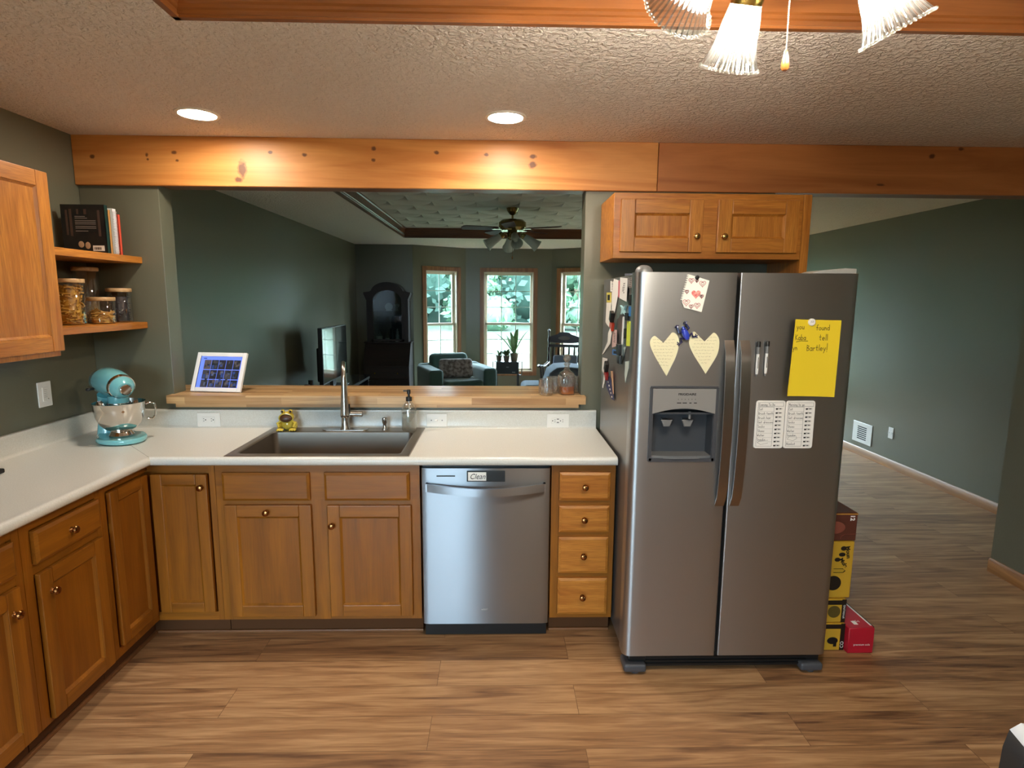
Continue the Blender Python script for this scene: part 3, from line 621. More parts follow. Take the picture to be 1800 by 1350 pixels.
obj('drain', MB().lathe([(.045, .001), (.04, .004), (.03, .001), (.0001, 0)], 24, (0, 0.02, -.2048)), CHROME, t)
# --- tap
t = thing('faucet', 'brushed nickel pull-down faucet behind the steel sink', 'faucet', (1.372, -.092, .9185))
def turned(mb): mb.M = Matrix.Rotation(R(15), 4, 'Z'); return mb
pl = MB(); pl.M = Matrix.Scale(1, 4); n = 24
pl.prism([(.125*(1 if math.cos(2*math.pi*i/n) > 0 else -1)*.75+.03*math.cos(2*math.pi*i/n), .03*math.sin(2*math.pi*i/n)) for i in range(n)], 0, .006, 'xy', .002, 2); obj('deck_plate', pl, NICKEL, t)
obj('body', MB().lathe([(.027, .004), (.027, .012), (.022, .022), (.020, .06), (.020, .14), (.022, .146), (.0215, .152), (.017, .158), (.0155, .20)], 24), NICKEL, t)
# gooseneck comes straight at the viewer: riser, loop, hanging spray head
mb = turned(MB()); pts = [(0, 0, .19)]+[(0, 0, .30)]+[(0, -.075+.075*math.cos(R(a)), .30+.075*math.sin(R(a))) for a in range(15, 181, 15)]+[(0, -.15, .285)]
mb.tube(pts, .0125, 16); obj('spout', mb, NICKEL, t)
mb = turned(MB()); mb.lathe([(.013, .30), (.0145, .285), (.0155, .25), (.0175, .20), (.021, .150), (.0235, .118), (.0235, .106), (.021, .101), (.018, .101)], 24, (0, -.15, 0)); obj('spray_head', mb, NICKEL, t)
obj('spray_button', turned(MB()).box(.012, .026, -.158, -.142, .118, .17, .005, 2), BLACKP, t)
mb = MB(); mb.M = Matrix.Translation((.018, 0, .088)) @ Matrix.Rotation(R(90), 4, 'Y'); mb.lathe([(.014, 0), (.014, .052), (.0125, .053), (.0125, .057), (.0145, .058), (.0145, .075), (.012, .078)], 20); obj('handle', mb, NICKEL, t)
t = thing('soap_pump', 'short nickel soap dispenser post on the sink rim right of the faucet', 'soap dispenser', (1.584, -.085, .9185))
obj('post', MB().lathe([(.017, 0), (.017, .005), (.010, .018), (.009, .03), (.013, .042), (.0145, .06), (.013, .067), (.005, .069)], 20), NICKEL, t)
# --- glass soap bottle
t = thing('soap_bottle', 'clear glass soap bottle with black pump at the right end of the sink rim', 'soap bottle', (1.722, -.106, .9185))
obj('bottle', MB().open().lathe([(.0001, .003), (.037, .003), (.041, .01), (.0405, .03), (.041, .12), (.036, .138), (.024, .152), (.015, .160), (.014, .172)], 28), GLASS, t)
mb = MB(); mb.lathe([(.0001, .006), (.037, .006), (.0385, .02), (.0385, .100), (.0001, .1)], 24); obj('liquid', mb, glass('soap_liquid', 'f6f7f0', .06, .1, .35), t)
obj('cap', MB().lathe([(.0165, .165), (.0165, .186), (.012, .188), (.006, .190), (.006, .206)], 20), BLACKP, t)
mb = MB(); mb.lathe([(.010, .204), (.010, .222), (.008, .226)], 16); mb.box(-.03, .002, -.004, .004, .216, .223, .002, 2); obj('pump', mb, BLACKP, t)
obj('dip_tube', MB().tube([(0, 0, .17), (.004, 0, .02)], .0022, 8), mat('clear_tube', 'd5d8d2', .3), t)
# --- frog scrub holder
YEL = mat('yellow_glaze', 'd6bf4e', .18, var=(60, 'c3a63a'), coat=.6)
t = thing('frog_figurine', 'yellow ceramic frog with a wide open mouth on the sink rim', 'frog figurine', (1.060, -.095, .9185), R(5))
mb = MB(); mb.ell((0, .008, .032), (.034, .028, .034)); mb.ell((0, .004, .072), (.037, .030, .030))
for s_ in (-1, 1):
    mb.ell((s_*.020, -.004, .103), (.0115, .011, .0115)); mb.ell((s_*.040, .0, .026), (.014, .022, .022)); mb.ell((s_*.033, -.026, .008), (.020, .014, .008)); mb.tube([(s_*.032, -.012, .05), (s_*.046, -.018, .042), (s_*.036, -.028, .020)], [.007, .008, .006], 10)
    for k in (-1, 0, 1): mb.ell((s_*.033+k*.012, -.038, .006), (.006, .006, .005), 10, 6)
obj('body', mb, YEL, t)
mb = MB(); mb.M = Matrix.Translation((0, -.024, .071)) @ Matrix.Rotation(R(-14), 4, 'X'); mb.ell((0, 0, 0), (.034, .013, .023)); obj('mouth', mb, mat('mouth_brown', '4a2a12', .4), t)
mb = MB(); pts = [(.0355*math.cos(R(a)), -.024-.004*math.sin(R(a)), .071+.0245*math.sin(R(a))) for a in range(0, 361, 15)]; mb.tube(pts, .0038, 8); obj('lip', mb, YEL, t)
for s_ in (-1, 1): obj('eye', MB().ell((s_*.021, -.0115, .104), (.0065, .005, .007)), mat('eye_dark', '2a1c14', .15), t)
# --- stand mixer
AQUA = mat('aqua_enamel', '79bfc4', .15, coat=.8); 
t = thing('stand_mixer', 'aqua stand mixer with a steel bowl in the worktop corner', 'mixer', (.262, -.282, CT), R(-38))
# local: x forward towards the bowl and head nose
mb = MB(); n = 28
foot = [( .055+.165*math.cos(2*math.pi*i/n)*(1 if math.cos(2*math.pi*i/n) > 0 else 1.0)*.93, .108*math.sin(2*math.pi*i/n)*(1.0 if math.cos(2*math.pi*i/n) > -.2 else .85)) for i in range(n)]
mb.prism(foot, .004, .030, 'xy', .009, 3)
obj('base', mb, AQUA, t)
mb = MB(); col = []
mb.tube([(-.075, 0, .02), (-.080, 0, .09), (-.072, 0, .16), (-.045, 0, .225)], [.058, .046, .044, .052], 18, flat=(1, .8)); obj('column', mb, AQUA, t)
mb = MB(); mb.tube([(-.145, 0, .285), (-.135, 0, .288), (-.11, 0, .290), (-.05, 0, .292), (.03, 0, .290), (.10, 0, .284), (.145, 0, .276), (.165, 0, .270), (.170, 0, .268)], [.012, .045, .062, .070, .071, .064, .052, .034, .008], 24, flat=(1, 1)); obj('motor_head', mb, AQUA, t)
mb = MB(); mb.tube([(-.13, 0, .262), (.12, 0, .256)], [.056, .052], 20, flat=(1.13, .22)); obj('trim_band', mb, CHROME, t)
mb = MB(); mb.tube([(.118, 0, .282), (.132, 0, .279)], [.0625, .0585], 24); obj('nose_ring', mb, CHROME, t)
mb = MB(); mb.M = Matrix.Translation((.168, 0, .270)) @ Matrix.Rotation(R(96), 4, 'Y'); mb.lathe([(.026, -.006), (.026, .008), (.022, .012), (.0001, .012)], 20); obj('hub_cap', mb, CHROME, t)
obj('planetary', MB().lathe([(.030, .165), (.036, .175), (.043, .185), (.046, .205), (.046, .232)], 24, (.075, 0, 0)), AQUA, t)
obj('drip_ring', MB().lathe([(.049, .182), (.051, .190), (.049, .198)], 24, (.075, 0, 0)), CHROME, t)
bowlm = metal('polished_steel', 'd6d2cc', .05)
obj('bowl', MB().open().lathe([(.0001, .058), (.045, .058), (.066, .068), (.088, .092), (.103, .126), (.110, .165), (.112, .196), (.115, .200), (.1125, .2005), (.108, .165), (.100, .126), (.085, .094), (.062, .072), (.0001, .062)], 40, (.075, 0, 0)), bowlm, t)
obj('bowl_foot', MB().lathe([(.052, .030), (.056, .036), (.05, .046), (.044, .058)], 30, (.075, 0, 0)), CHROME, t)
mb = MB(); ha = R(74); pts = [(.104, .178), (.128, .186), (.150, .178), (.154, .150), (.150, .118), (.138, .100), (.112, .104)]
pts = [(.075+r*math.cos(ha), r*math.sin(ha), z) for r, z in pts]; mb.tube(pts, .0085, 12, flat=(1.3, .6)); obj('bowl_handle', mb, bowlm, t)
mb = MB(); mb.M = Matrix.Translation((-.03, -.066, .262)); mb.tube([(0, 0, 0), (0, -.018, 0)], .006, 10); mb.ell((0, -.024, 0), (.012, .012, .009)); obj('speed_lever', mb, BLACKP, t)
obj('beater_shaft', MB().tube([(.075, 0, .17), (.075, 0, .09)], [.009, .02], 12), CHROME, t)
# --- outlet plates
def plate(name, label, cat, loc, rot, w, h, kind):
    t = thing(name, label, cat, loc, rot=rot)
    obj('cover_plate', MB().box(-w/2, w/2, -.006, 0, -h/2, h/2, .003, 2), WHITEP, t)
    def slot(nm, x0, x1, z0, z1, m_=INK): obj(nm, MB().box(x0, x1, -.0092, -.008, z0, z1), m_, t)
    if kind == 'duplex':
        obj('receptacle', MB().box(-.034, .034, -.0085, -.005, -.017, .017, .001, 1), WHITEP, t)
        for sx in (-.021, .021):
            slot('slot', sx-.007, sx-.001, .005, .0075); slot('slot', sx-.007, sx-.001, -.0075, -.005); slot('ground_hole', sx+.003, sx+.0085, -.0025, .0025)
    if kind == 'usb':
        obj('receptacle', MB().box(-.036, .036, -.0085, -.005, -.018, .018, .001, 1), WHITEP, t)
        for z in (.0095, -.0095): slot('usb_port', -.006, .006, z-.002, z+.002)
        for sx in (-.024, .020): slot('slot', sx+.004, sx+.011, .0045, .0065); slot('slot', sx+.004, sx+.011, -.0065, -.0045); slot('ground_hole', sx-.008, sx-.003, -.0025, .0025)
    if kind == 'toggle':
        obj('toggle', MB().box(-.012, .004, -.018, -.005, -.0045, .0045, .002, 2), WHITEP, t)
        for sx in (-.03, .03): m = MB(); m.M = Matrix.Translation((sx, -.006, 0)) @ Matrix.Rotation(R(90), 4, 'X'); m.lathe([(.0035, .001), (.0001, .0015)], 10); obj('screw', m, MGREY, t)
    if kind == 'timer':
        obj('insert', MB().box(-.017, .017, -.0085, -.005, -.034, .034, .001, 1), WHITEP, t); m = MB()
        for k in range(5): m.box(-.010, .010, -.0092, -.008, .022-k*.009, .0232-k*.009)
        obj('button_marks', m, mat('mark_grey', '8f8c86', .5), t); obj('indicator', MB().ell((.012, -.0085, -.024), .004), CHROME, t)
    return t
plate('outlet', 'white duplex outlet set sideways in the backsplash left of the frog', 'outlet', (.603, -.0203, .960), (0, 0, 0), .127, .078, 'duplex')
plate('light_switch', 'white toggle switch plate set sideways right of the soap bottle', 'switch', (1.863, -.0236, .960), (0, 0, 0), .115, .074, 'toggle')
plate('outlet', 'white outlet with dark USB slots at the right end of the backsplash', 'outlet', (2.541, -.0203, .958), (0, 0, 0), .125, .078, 'usb')
plate('timer_switch', 'white upright timer switch plate on the left wall under the wall cabinet', 'switch', (.0005, -.380, 1.160), (0, 0, R(90)), .084, .122, 'timer')
plate('outlet', 'small white outlet low on the passage wall beside the vent', 'outlet', (6.0995, 2.30, .347), (0, 0, R(-90)), .072, .112, 'duplex')
t = thing('wall_vent', 'white return air vent low on the passage wall', 'vent', (6.0995, 2.74, .245), R(-90))
obj('frame', MB().box(-.16, .16, -.008, 0, -.11, .11, .003, 1), WHITEP, t); m = MB()
for k in range(7): obj('slot', MB().box(-.075, .075, -.0095, -.0075, -.07+k*.021, -.059+k*.021), INK, t)
# ================================================================ upper cabinets, shelves
t = thing('wall_cabinet', 'oak wall cabinet on the left wall above the timer switch', 'cabinet', (.32, -1.42, 0), R(90))
obj('carcass', MB().box(0, .750, .001, .318, 1.377, 2.137, .002, 1), OAKL['z'], t)
panel_door(t, 'door', .012, .7485, 1.400, 2.1355, st=.064, mats=(OAKL['z'], OAKL['x']))
t = thing('fridge_cabinet', 'two-door oak wall cabinet above the refrigerator', 'cabinet', (2.757, -.35, 0))
mb = MB(); mb.box(0, .920, .0, .348, 1.832, 2.140, .002, 1); obj('carcass', mb, OAKL['x'], t)
obj('side_panel', MB().box(.921, .960, -.002, .346, .75, 2.1405, .002, 1), OAKL['z'], t)
for a, b, k in ((.032, .430, .398), (.500, .895, .532)):
    panel_door(t, 'door', a, b, 1.862, 2.110, y=-.02, st=.068, knob=(k, 1.937), mats=(OAKL['z'], OAKL['x']), kmat=BRASS)
def shelf(z0, z1, label):
    o = obj('wall_shelf', MB().box(.001, .300, -.666, -.001, z0, z1, .003, 2), OAKL['y']); tag(o, label, 'shelf', 'oak shelves in the left corner'); return o
shelf(1.807, 1.841, 'upper oak corner shelf holding the cookbooks'); shelf(1.462, 1.497, 'lower oak corner shelf holding the pasta jars')
# --- books, spines to the right, standing against the stub wall
ZB = 1.8413
def book(name, label, y0, y1, x0, x1, h, cover, spine, lean=0, group='cookbooks on the upper shelf', deco=None):
    t = thing(name, label, 'book', ((x0+x1)/2, (y0+y1)/2, ZB), rot=(R(lean), 0, 0), group=group); hx, hy = (x1-x0)/2, (y1-y0)/2
    obj('pages', MB().box(-hx+.006, hx-.004, -hy+.003, hy-.003, .004, h-.004), PAPER, t)
    mb = MB(); mb.box(-hx, hx, -hy, -hy+.003, 0, h); mb.box(-hx, hx, hy-.003, hy, 0, h); obj('cover', mb, cover, t)
    obj('spine', MB().box(hx-.004, hx, -hy, hy, 0, h, .001, 1), spine, t)
    if deco: deco(t, hx, hy, h)
    return t
BKB = mat('black_cover', '15171a', .3, var=(14, '24211f')); DKG = mat('dark_green_cover', '15302a', .35)
def deco_black(t, hx, hy, h):
    y = -hy-.0004; mb = MB()
    for k, (wd, z) in enumerate(((.05, .178), (.06, .170), (.10, .158), (.10, .150), (.10, .142), (.10, .130), (.10, .122), (.06, .108))): mb.box(-.04, -.04+wd, y, -hy, z, z+.003)
    obj('cover_text', mb, mat('text_grey', '8a8480', .6), t)
    mb = MB()
    for x, wd, z0, z1 in ((-.085, .010, .09, .21), (-.066, .012, .085, .215), (-.03, .010, .19, .215), (.005, .013, .19, .215), (.070, .012, .085, .21)): mb.box(x, x+wd, y, -hy, z0, z1)
    obj('cover_picture', mb, mat('cover_brown', '4d3c34', .5), t)
    mb = MB(); mb.ell((-.02, -hy, .045), (.014, .0008, .016)); mb.ell((.012, -hy, .040), (.013, .0008, .017)); obj('cover_food', mb, mat('cover_food', 'b79a7c', .5), t)
    obj('barcode', MB().box(.036, .092, y-.0002, -hy, .014, .040), PAPER, t); mb = MB()
    for k in range(9): mb.box(.042+k*.004, .0435+k*.004+(k % 3)*.0006, y-.0006, y, .020, .032)
    obj('barcode_bars', mb, INK, t)
book('cookbook', 'large black cookbook with its back cover to the room', -.216, -.192, .050, .262, .237, BKB, DKG, deco=deco_black)
book('cookbook', 'thin black cookbook with a tan spine behind the large black one', -.186, -.166, .06, .258, .218, BKB, mat('tan_spine', 'b5854a', .5))
t = book('notebook', 'white spiral-bound recipe book beside the red spine', -.158, -.128, .06, .262, .228, PAPER, mat('white_spine', 'dedfe2', .4))
mb = MB()
for k in range(26):
    z = .012+k*.008; mb.tube([(.101+.009*math.cos(R(a)), .013*math.sin(R(a)), z) for a in range(-110, 111, 44)], .0017, 6)
obj('spiral_binding', mb, mat('spiral_white', 'd9d4d6', .3), t)
book('cookbook', 'slim book with a bright red spine at the right end of the row', -.116, -.098, .07, .262, .205, mat('red_cover', 'c9503c', .45), mat('red_spine', 'e0563f', .45))
# --- jars
LIDW = wood('lid_wood', 'd9b88a', 'b58c5a', 'x', 2.2, .5, .4)
PASTA = mat('dry_pasta', 'd0a03f', .5, var=(25, 'b8862c')); 
def jar(label, x, y, r, h, fill, kind):
    t = thing('storage_jar', label, 'jar', (x, y, 1.4975), 0, 'glass jars with wooden lids')
    obj('jar_glass', MB().open().lathe([(.0001, .002), (r-.006, .002), (r, .008), (r, h-.004), (r-.003, h)], 32), GLASS, t)
    obj('lid', MB().lathe([(r+.001, h+.0005), (r+.0025, h+.003), (r+.0025, h+.017), (r+.001, h+.019)], 32), LIDW, t)
    rr = random.Random(int(x*1000)); mb = MB(); ri = r-.006
    if kind in ('spiral', 'stick'):
        nn = 190 if kind == 'spiral' else 70
        for i in range(nn):
            a = rr.uniform(0, 6.283); d = ri*math.sqrt(rr.uniform(.25, .86)); z = .012+rr.random()*(fill-.014)
            v = Vector((-math.sin(a)+rr.gauss(0, .45), math.cos(a)+rr.gauss(0, .45), rr.gauss(0, .35))).normalized(); ln = .016 if kind == 'spiral' else .030
            c = Vector((d*math.cos(a), d*math.sin(a), z)); pts = [c-v*ln, c+Vector((0, 0, .003)), c+v*ln]
            pts = [Vector((p.x*min(1, ri/max(1e-4, math.hypot(p.x, p.y))), p.y*min(1, ri/max(1e-4, math.hypot(p.x, p.y))), max(p.z, .007))) for p in pts]
            mb.tube(pts, .0042 if kind == 'spiral' else .003, 5)
        mb.lathe([(.0001, .004), (ri*.75, .004), (ri*.75, fill*.9), (.0001, fill*.92)], 16)
        o = obj('pasta', mb, PASTA if kind == 'spiral' else mat('penne', 'cf9a4a', .5, var=(30, 'dcb25a')), t); o['kind'] = 'stuff'
    if kind == 'grain':
        mb.lathe([(.0001, .004), (ri, .004), (ri, fill), (.0001, fill+.006)], 24); o = obj('grains', mb, mat('grain', 'a08f6c', .7, var=(180, '6f6248')), t); o['kind'] = 'stuff'
    if kind == 'dark':
        for i in range(150):
            a = rr.uniform(0, 6.283); d = ri*math.sqrt(rr.uniform(.1, .85)); mb.ell((d*math.cos(a), d*math.sin(a), .008+rr.random()*(fill-.01)), (.006, .006, .005), 7, 5)
        mb.lathe([(.0001, .004), (ri*.8, .004), (ri*.8, fill*.95), (.0001, fill*.97)], 16)
        o = obj('dark_beans', mb, mat('dark_bean', '3b3a40', .15, coat=.8), t); o['kind'] = 'stuff'
    return t
jar('tall jar full of golden pasta next to the wall cabinet', .185, -.405, .064, .196, .185, 'spiral')
jar('short front jar half full of pasta sticks', .225, -.250, .061, .112, .062, 'stick')
jar('medium jar of glossy dark contents at the right end', .200, -.064, .056, .158, .140, 'dark')
jar('tallest jar with pale grains standing at the back', .085, -.137, .056, .262, .115, 'grain')
# ================================================================ ledge with frame, decanter and glasses
t = thing('bar_ledge', 'butcher block ledge across the pass-through opening', 'ledge', (1.54, .13, 1.036))
mb = MB(); wd = (1.54, .13, 1.036)
mb.prism([(.402, -.062), (2.690, -.062), (2.690, -.002), (2.6685, -.002), (2.6685, .124), (2.72, .124), (2.72, .33), (.25, .33), (.25, .124), (.4142, .124), (.4142, -.002), (.402, -.002)], 1.057, 1.101, 'xy'); obj('top_board', mb, BUTCHER, t, world=wd)
obj('lower_board', MB().box(.447, 2.652, -.056, -.001, 1.037, 1.0565), BUTCHER, t, world=wd)
LZ = 1.1012
t = thing('picture_frame', 'white digital photo frame showing a grid of pictures', 'digital frame', (.612, .050, LZ), R(-8))
FR = mat('frame_white', 'f0efee', .3, coat=.3)
fp = bpy.data.objects.new('frame_panel', None)
tilt = R(-24)
def ftilt(mb): mb.M = Matrix.Translation((0, 0, .004)) @ Matrix.Rotation(tilt, 4, 'X'); return mb
bpy.data.objects.remove(fp)
mb = ftilt(MB()); w2, h_ = .150, .232; bw = .024
mb.box(-w2, -w2+bw, -.004, .014, 0, h_, .003, 2); mb.box(w2-bw, w2, -.004, .014, 0, h_, .003, 2); mb.box(-w2+bw, w2-bw, -.004, .014, 0, bw, .003, 2); mb.box(-w2+bw, w2-bw, -.004, .014, h_-bw, h_, .003, 2); mb.box(-w2+.012, w2-.012, .008, .024, .012, h_-.012, .003, 1)
obj('frame', mb, FR, t)
mb = ftilt(MB()); sx0, sx1, sz0, sz1 = -w2+bw, w2-bw, bw, h_-bw; mb.box(sx0, sx1, .003, .0075, sz0, sz1); scr = obj('screen', mb, emis('screen_blue', (.09, .15, .62), 1.1), t)
mb = ftilt(MB()); rr = random.Random(5); cols = [emis('thumb_%d' % i, c, .55) for i, c in enumerate(((.02, .02, .03), (.05, .05, .06), (.10, .08, .08), (.03, .06, .20), (.10, .12, .2), (.015, .02, .025)))]
gx = (sx1-sx0-.03)/5
for r_i, (z0, z1) in enumerate(((.132, .188), (.074, .128), (.026, .070))):
    for c in range(5):
        x0 = sx0+.024+c*gx; mb.mi = rr.choice((0, 0, 1, 5, 2)); mb.box(x0+.001, x0+gx-.0015, .0022, .003, z0, z1)
        for k in range(5): mb.mi = rr.randrange(6); a = x0+.003+rr.random()*gx*.6; b = z0+.004+rr.random()*(z1-z0)*.6; mb.box(a, a+gx*.3, .0016+k*.0001, .0024, b, b+.012+rr.random()*.01)
mb.mi = 3
obj('thumbnails', mb, cols, scr)
mb = ftilt(MB()); mb.box(sx0+.016, sx0+.036, .0022, .003, sz1-.013, sz1-.009); obj('heading', mb, cols[0], scr)
mb = MB(); mb.tube([(-.10, .060, .12), (-.10, .125, .004), (.10, .125, .004), (.10, .060, .12)], .003, 8); obj('easel_wire', mb, CHROME, t)
CUT = glass('cut_glass', 'ffffff', .22, .02, .16)
def tumbler(x, y, label):
    t = thing('whisky_glass', label, 'glass', (x, y, LZ), 0, 'cut whisky tumblers on the ledge')
    mb = MB().open(); mb.lathe([(.0001, .001), (.034, .001), (.038, .006), (.041, .055), (.042, .090), (.0395, .090), (.037, .05), (.034, .012), (.0001, .012)], 48, flute=.025, nf=16)
    for k in range(8):
        a = 2*math.pi*k/8
        for s_ in (-1, 1): mb.tube([(.0405*math.cos(a+s_*q*.34), .0405*math.sin(a+s_*q*.34), .010+q*.05) for q in (0, .35, .7, 1)], .0015, 5)
    obj('cup', mb, CUT, t)
    return t
tumbler(2.474, -.005, 'cut glass tumbler left of the decanter, nearest the viewer'); tumbler(2.525, .085, 'cut glass tumbler behind the front tumbler'); tumbler(2.642, .105, 'cut glass tumbler half hidden behind the decanter, against the wall end')
t = thing('decanter', 'cut glass decanter with amber spirit and a round stopper', 'decanter', (2.592, .020, LZ), R(12))
mb = MB(); b = .042
prof = [(.0, b*.95), (.006, b), (.105, b), (.122, b*.86), (.134, .52*b), (.141, .017), (.165, .0145), (.172, .021), (.176, .021)]
def ringp(z, r, sq):
    out = []
    for k in range(32):
        a = 2*math.pi*k/32; e = 2/(1+3*sq); c, s_ = math.cos(a), math.sin(a); out.append((r*math.copysign(abs(c)**e, c), r*math.copysign(abs(s_)**e, s_), z))
    return out
vs = [v for i, (z, r) in enumerate(prof) for v in ringp(z, r, 1 if i < 4 else (.5 if i == 4 else 0))]; m_ = 32
mb.add(vs, [(i*m_+j, i*m_+(j+1) % m_, (i+1)*m_+(j+1) % m_, (i+1)*m_+j) for i in range(len(prof)-1) for j in range(m_)]+[tuple(reversed(range(m_)))])
for s_ in range(4):
    M0 = Matrix.Rotation(R(90*s_), 4, 'Z'); mb.M = M0
    for k in range(6): mb.tube([(-.034+k*.011-.008, -b-.0005, .05), (-.034+k*.011+.004, -b-.0012, .08), (-.030+k*.011+.012, -b-.0005, .108)], .0024, 5)
mb.M = Matrix.Identity(4); obj('bottle', mb, CUT, t)
mb = MB(); vs = [v for z in (.006, .048) for v in ringp(z, b-.005, 1)]; mb.add(vs, [(j, (j+1) % 32, 32+(j+1) % 32, 32+j) for j in range(32)]+[tuple(range(31, -1, -1)), tuple(range(32, 64))]); obj('spirit', mb, mat('amber_spirit', 'a8520f', .1, coat=.3), t)
mb = MB(); mb.lathe([(.013, .170), (.013, .180), (.010, .186)], 16); mb.ell((0, 0, .207), (.023, .023, .023), 10, 6); obj('stopper', mb, CUT, t, angle=5)
# ================================================================ refrigerator
FX, FYc = 3.205, -.45; fw_ = (FX, FYc, 0)
t = thing('refrigerator', 'tall stainless side-by-side refrigerator with an ice dispenser', 'refrigerator', fw_); FRG = t
obj('body', MB().box(2.770, 3.648, -.800, -.075, .055, 1.738, .004, 2), FRIDGESIDE, t, world=fw_)
def door_prof(x0, x1, rl, rr_, yf=-.890, yb=-.812):
    p = [(x0, yb)]; n = 6
    for i in range(n+1): a = R(90*i/n); p.append((x0+rl-rl*math.cos(a), yf+rl-rl*math.sin(a)))
    for i in range(n+1): a = R(90*i/n); p.append((x1-rr_+rr_*math.sin(a), yf+rr_-rr_*math.cos(a)))
    return p+[(x1, yb)]
zl, zh = .092, 1.742
mb = MB(); DX0, DX1, DZ0, DZ1 = 2.829, 3.100, .972, 1.280
p = door_prof(2.752, 3.156, .034, .006); 
q1 = [v for v in p if v[0] <= DX0-.001]+[(DX0, -.890), (DX0, -.812)]; q1 = [(2.752, -.812)]+[v for v in p[1:8]]+[(DX0, -.890), (DX0, -.812)]
q2 = [(DX1, -.812), (DX1, -.890)]+p[8:15]+[(3.156, -.812)]
mb.prism(q1, zl, zh, 'xy'); mb.prism(q2, zl, zh, 'xy'); mb.box(DX0, DX1, -.890, -.812, zl, DZ0); mb.box(DX0, DX1, -.890, -.812, DZ1, zh); mb.box(DX0, DX1, -.815, -.812, DZ0, DZ1)
dl = obj('freezer_door', mb, FRIDGE, t, world=fw_)
mb = MB(); mb.prism(door_prof(3.168, 3.656, .006, .034), zl, zh, 'xy'); dr = obj('fridge_door', mb, FRIDGE, t, world=fw_)
obj('door_seal', MB().box(2.76, 3.153, -.812, -.80, zl+.01, zh-.01), BLACKP, t, world=fw_); obj('door_seal', MB().box(3.171, 3.648, -.812, -.80, zl+.01, zh-.01), BLACKP, t, world=fw_)
# dispenser
mb = MB(); mb.box(DX0-.004, DX1+.004, -.894, -.889, 1.278, 1.286); mb.box(DX0-.006, DX0+.010, -.894, -.882, DZ0, 1.28); mb.box(DX1-.010, DX1+.006, -.894, -.882, DZ0, 1.28); mb.box(DX0, DX1, -.894, -.882, DZ0-.004, DZ0+.012)
ds = obj('dispenser', mb, DGREY, dl, world=(0, 0, 0))
mb = MB(); n = 18; P_ = lambda i: (DX0+.006+(DX1-DX0-.012)*i/n, 1.172+.022*math.sin(math.pi*i/n))
mb.prism([P_(i) for i in range(n+1)]+[(DX1-.006, 1.276), (DX0+.006, 1.276)], -.897, -.886, 'xz'); obj('control_panel', mb, mat('panel_silver', 'a9a8a5', .35, metal=.5), ds)
mb = MB(); mb.box(DX0+.008, DX1-.008, -.8185, -.8155, DZ0+.01, 1.19); mb.box(DX0+.008, DX0+.012, -.888, -.8155, DZ0+.01, 1.19); mb.box(DX1-.012, DX1-.008, -.888, -.8155, DZ0+.01, 1.19); mb.box(DX0+.008, DX1-.008, -.888, -.8155, 1.168, 1.176); obj('recess', mb, mat('recess_grey', '3c3f44', .45), ds)
mb = MB(); n = 14; mb.prism([(DX0+.012+(DX1-DX0-.024)*i/n, -.886-.014*math.sin(math.pi*i/n)) for i in range(n+1)]+[(DX1-.012, -.817), (DX0+.012, -.817)], DZ0+.010, DZ0+.022, 'xy'); obj('drip_tray', mb, mat('tray_grey', '6a6b6c', .35), ds)
for x in (2.905, 2.992):
    mb = MB(); mb.prism([(x-.024, 1.140), (x+.024, 1.140), (x+.013, 1.112), (x-.013, 1.112)], -.868, -.858, 'xz', .002, 1); mb.box(x-.012, x+.012, -.858, -.819, 1.128, 1.14); obj('paddle', mb, MGREY, ds)
obj('water_nozzle', MB().lathe([(.0055, 0), (.0055, .03)], 12, (2.995, -.878, 1.148)), MGREY, ds)
for o in ds.children: pass
dl_off = (-FX, -FYc, 0); ds.location = dl_off
text('brand_lettering', 'FRIGIDAIRE', .0125, INK, ds, (2.975, -.8974, 1.249), ext=.0002, sx=1.15, bold=.0004)
mb = MB(); rr = random.Random(2)
for i in range(6): x = 2.938+i*.014; mb.box(x, x+.0025, -.8976, -.897, 1.231, 1.2335)
for i, (x, wd_) in enumerate(((2.934, .018), (2.957, .018), (2.985, .009), (3.004, .012))): mb.box(x, x+wd_, -.8976, -.897, 1.2155, 1.219)
obj('button_marks', mb, INK, ds)
def fhandle(x):
    mb = MB(); pts = []; n = 16
    for i in range(n+1): u = i/n; pts.append((x, -.893-.040*math.sin(math.pi*min(1, max(0, u)))**.4, .777+.697*u))
    for (xa, ya, za), (xb, yb, zb) in zip(pts[:-1], pts[1:]):
        h = .0195; mb.add([(xa-h, ya, za), (xa+h, ya, za), (xb+h, yb, zb), (xb-h, yb, zb), (xa-h*.8, ya+.016, za), (xa+h*.8, ya+.016, za), (xb+h*.8, yb+.016, zb), (xb-h*.8, yb+.016, zb)], [(0, 1, 2, 3), (5, 4, 7, 6), (1, 5, 6, 2), (4, 0, 3, 7)])
    for (x_, y_, z_), sg in ((pts[0], 1), (pts[-1], -1)): mb.box(x-.0195, x+.0195, y_+.001, -.886, z_-.004 if sg < 0 else z_, z_+.004 if sg > 0 else z_)
    return mb
obj('door_handle', fhandle(3.135), metal('handle_steel', 'a5a19c', .28), dl, world=fw_); obj('door_handle', fhandle(3.199), MC['handle_steel'], dr, world=fw_)
mb = MB(); mb.box(2.785, 3.64, -.86, -.80, .022, .088, .004, 1)
for k in range(3): mb.box(2.86, 3.58, -.866, -.858, .034+k*.016, .040+k*.016)
obj('base_grille', mb, BLACKP, t, world=fw_)
for x in (2.815, 3.60):
    mb = MB(); mb.box(x-.055, x+.045, -.892, -.80, .012, .05, .012, 3); mb.lathe([(.018, 0), (.02, .004), (.02, .014)], 14, (x, -.86, 0)); obj('foot', mb, DGREY, t, world=fw_)
mb = MB(); mb.ell((2.79, -.845, 1.742), (.036, .036, .030)); obj('hinge_cover', mb, MGREY, t, world=fw_)
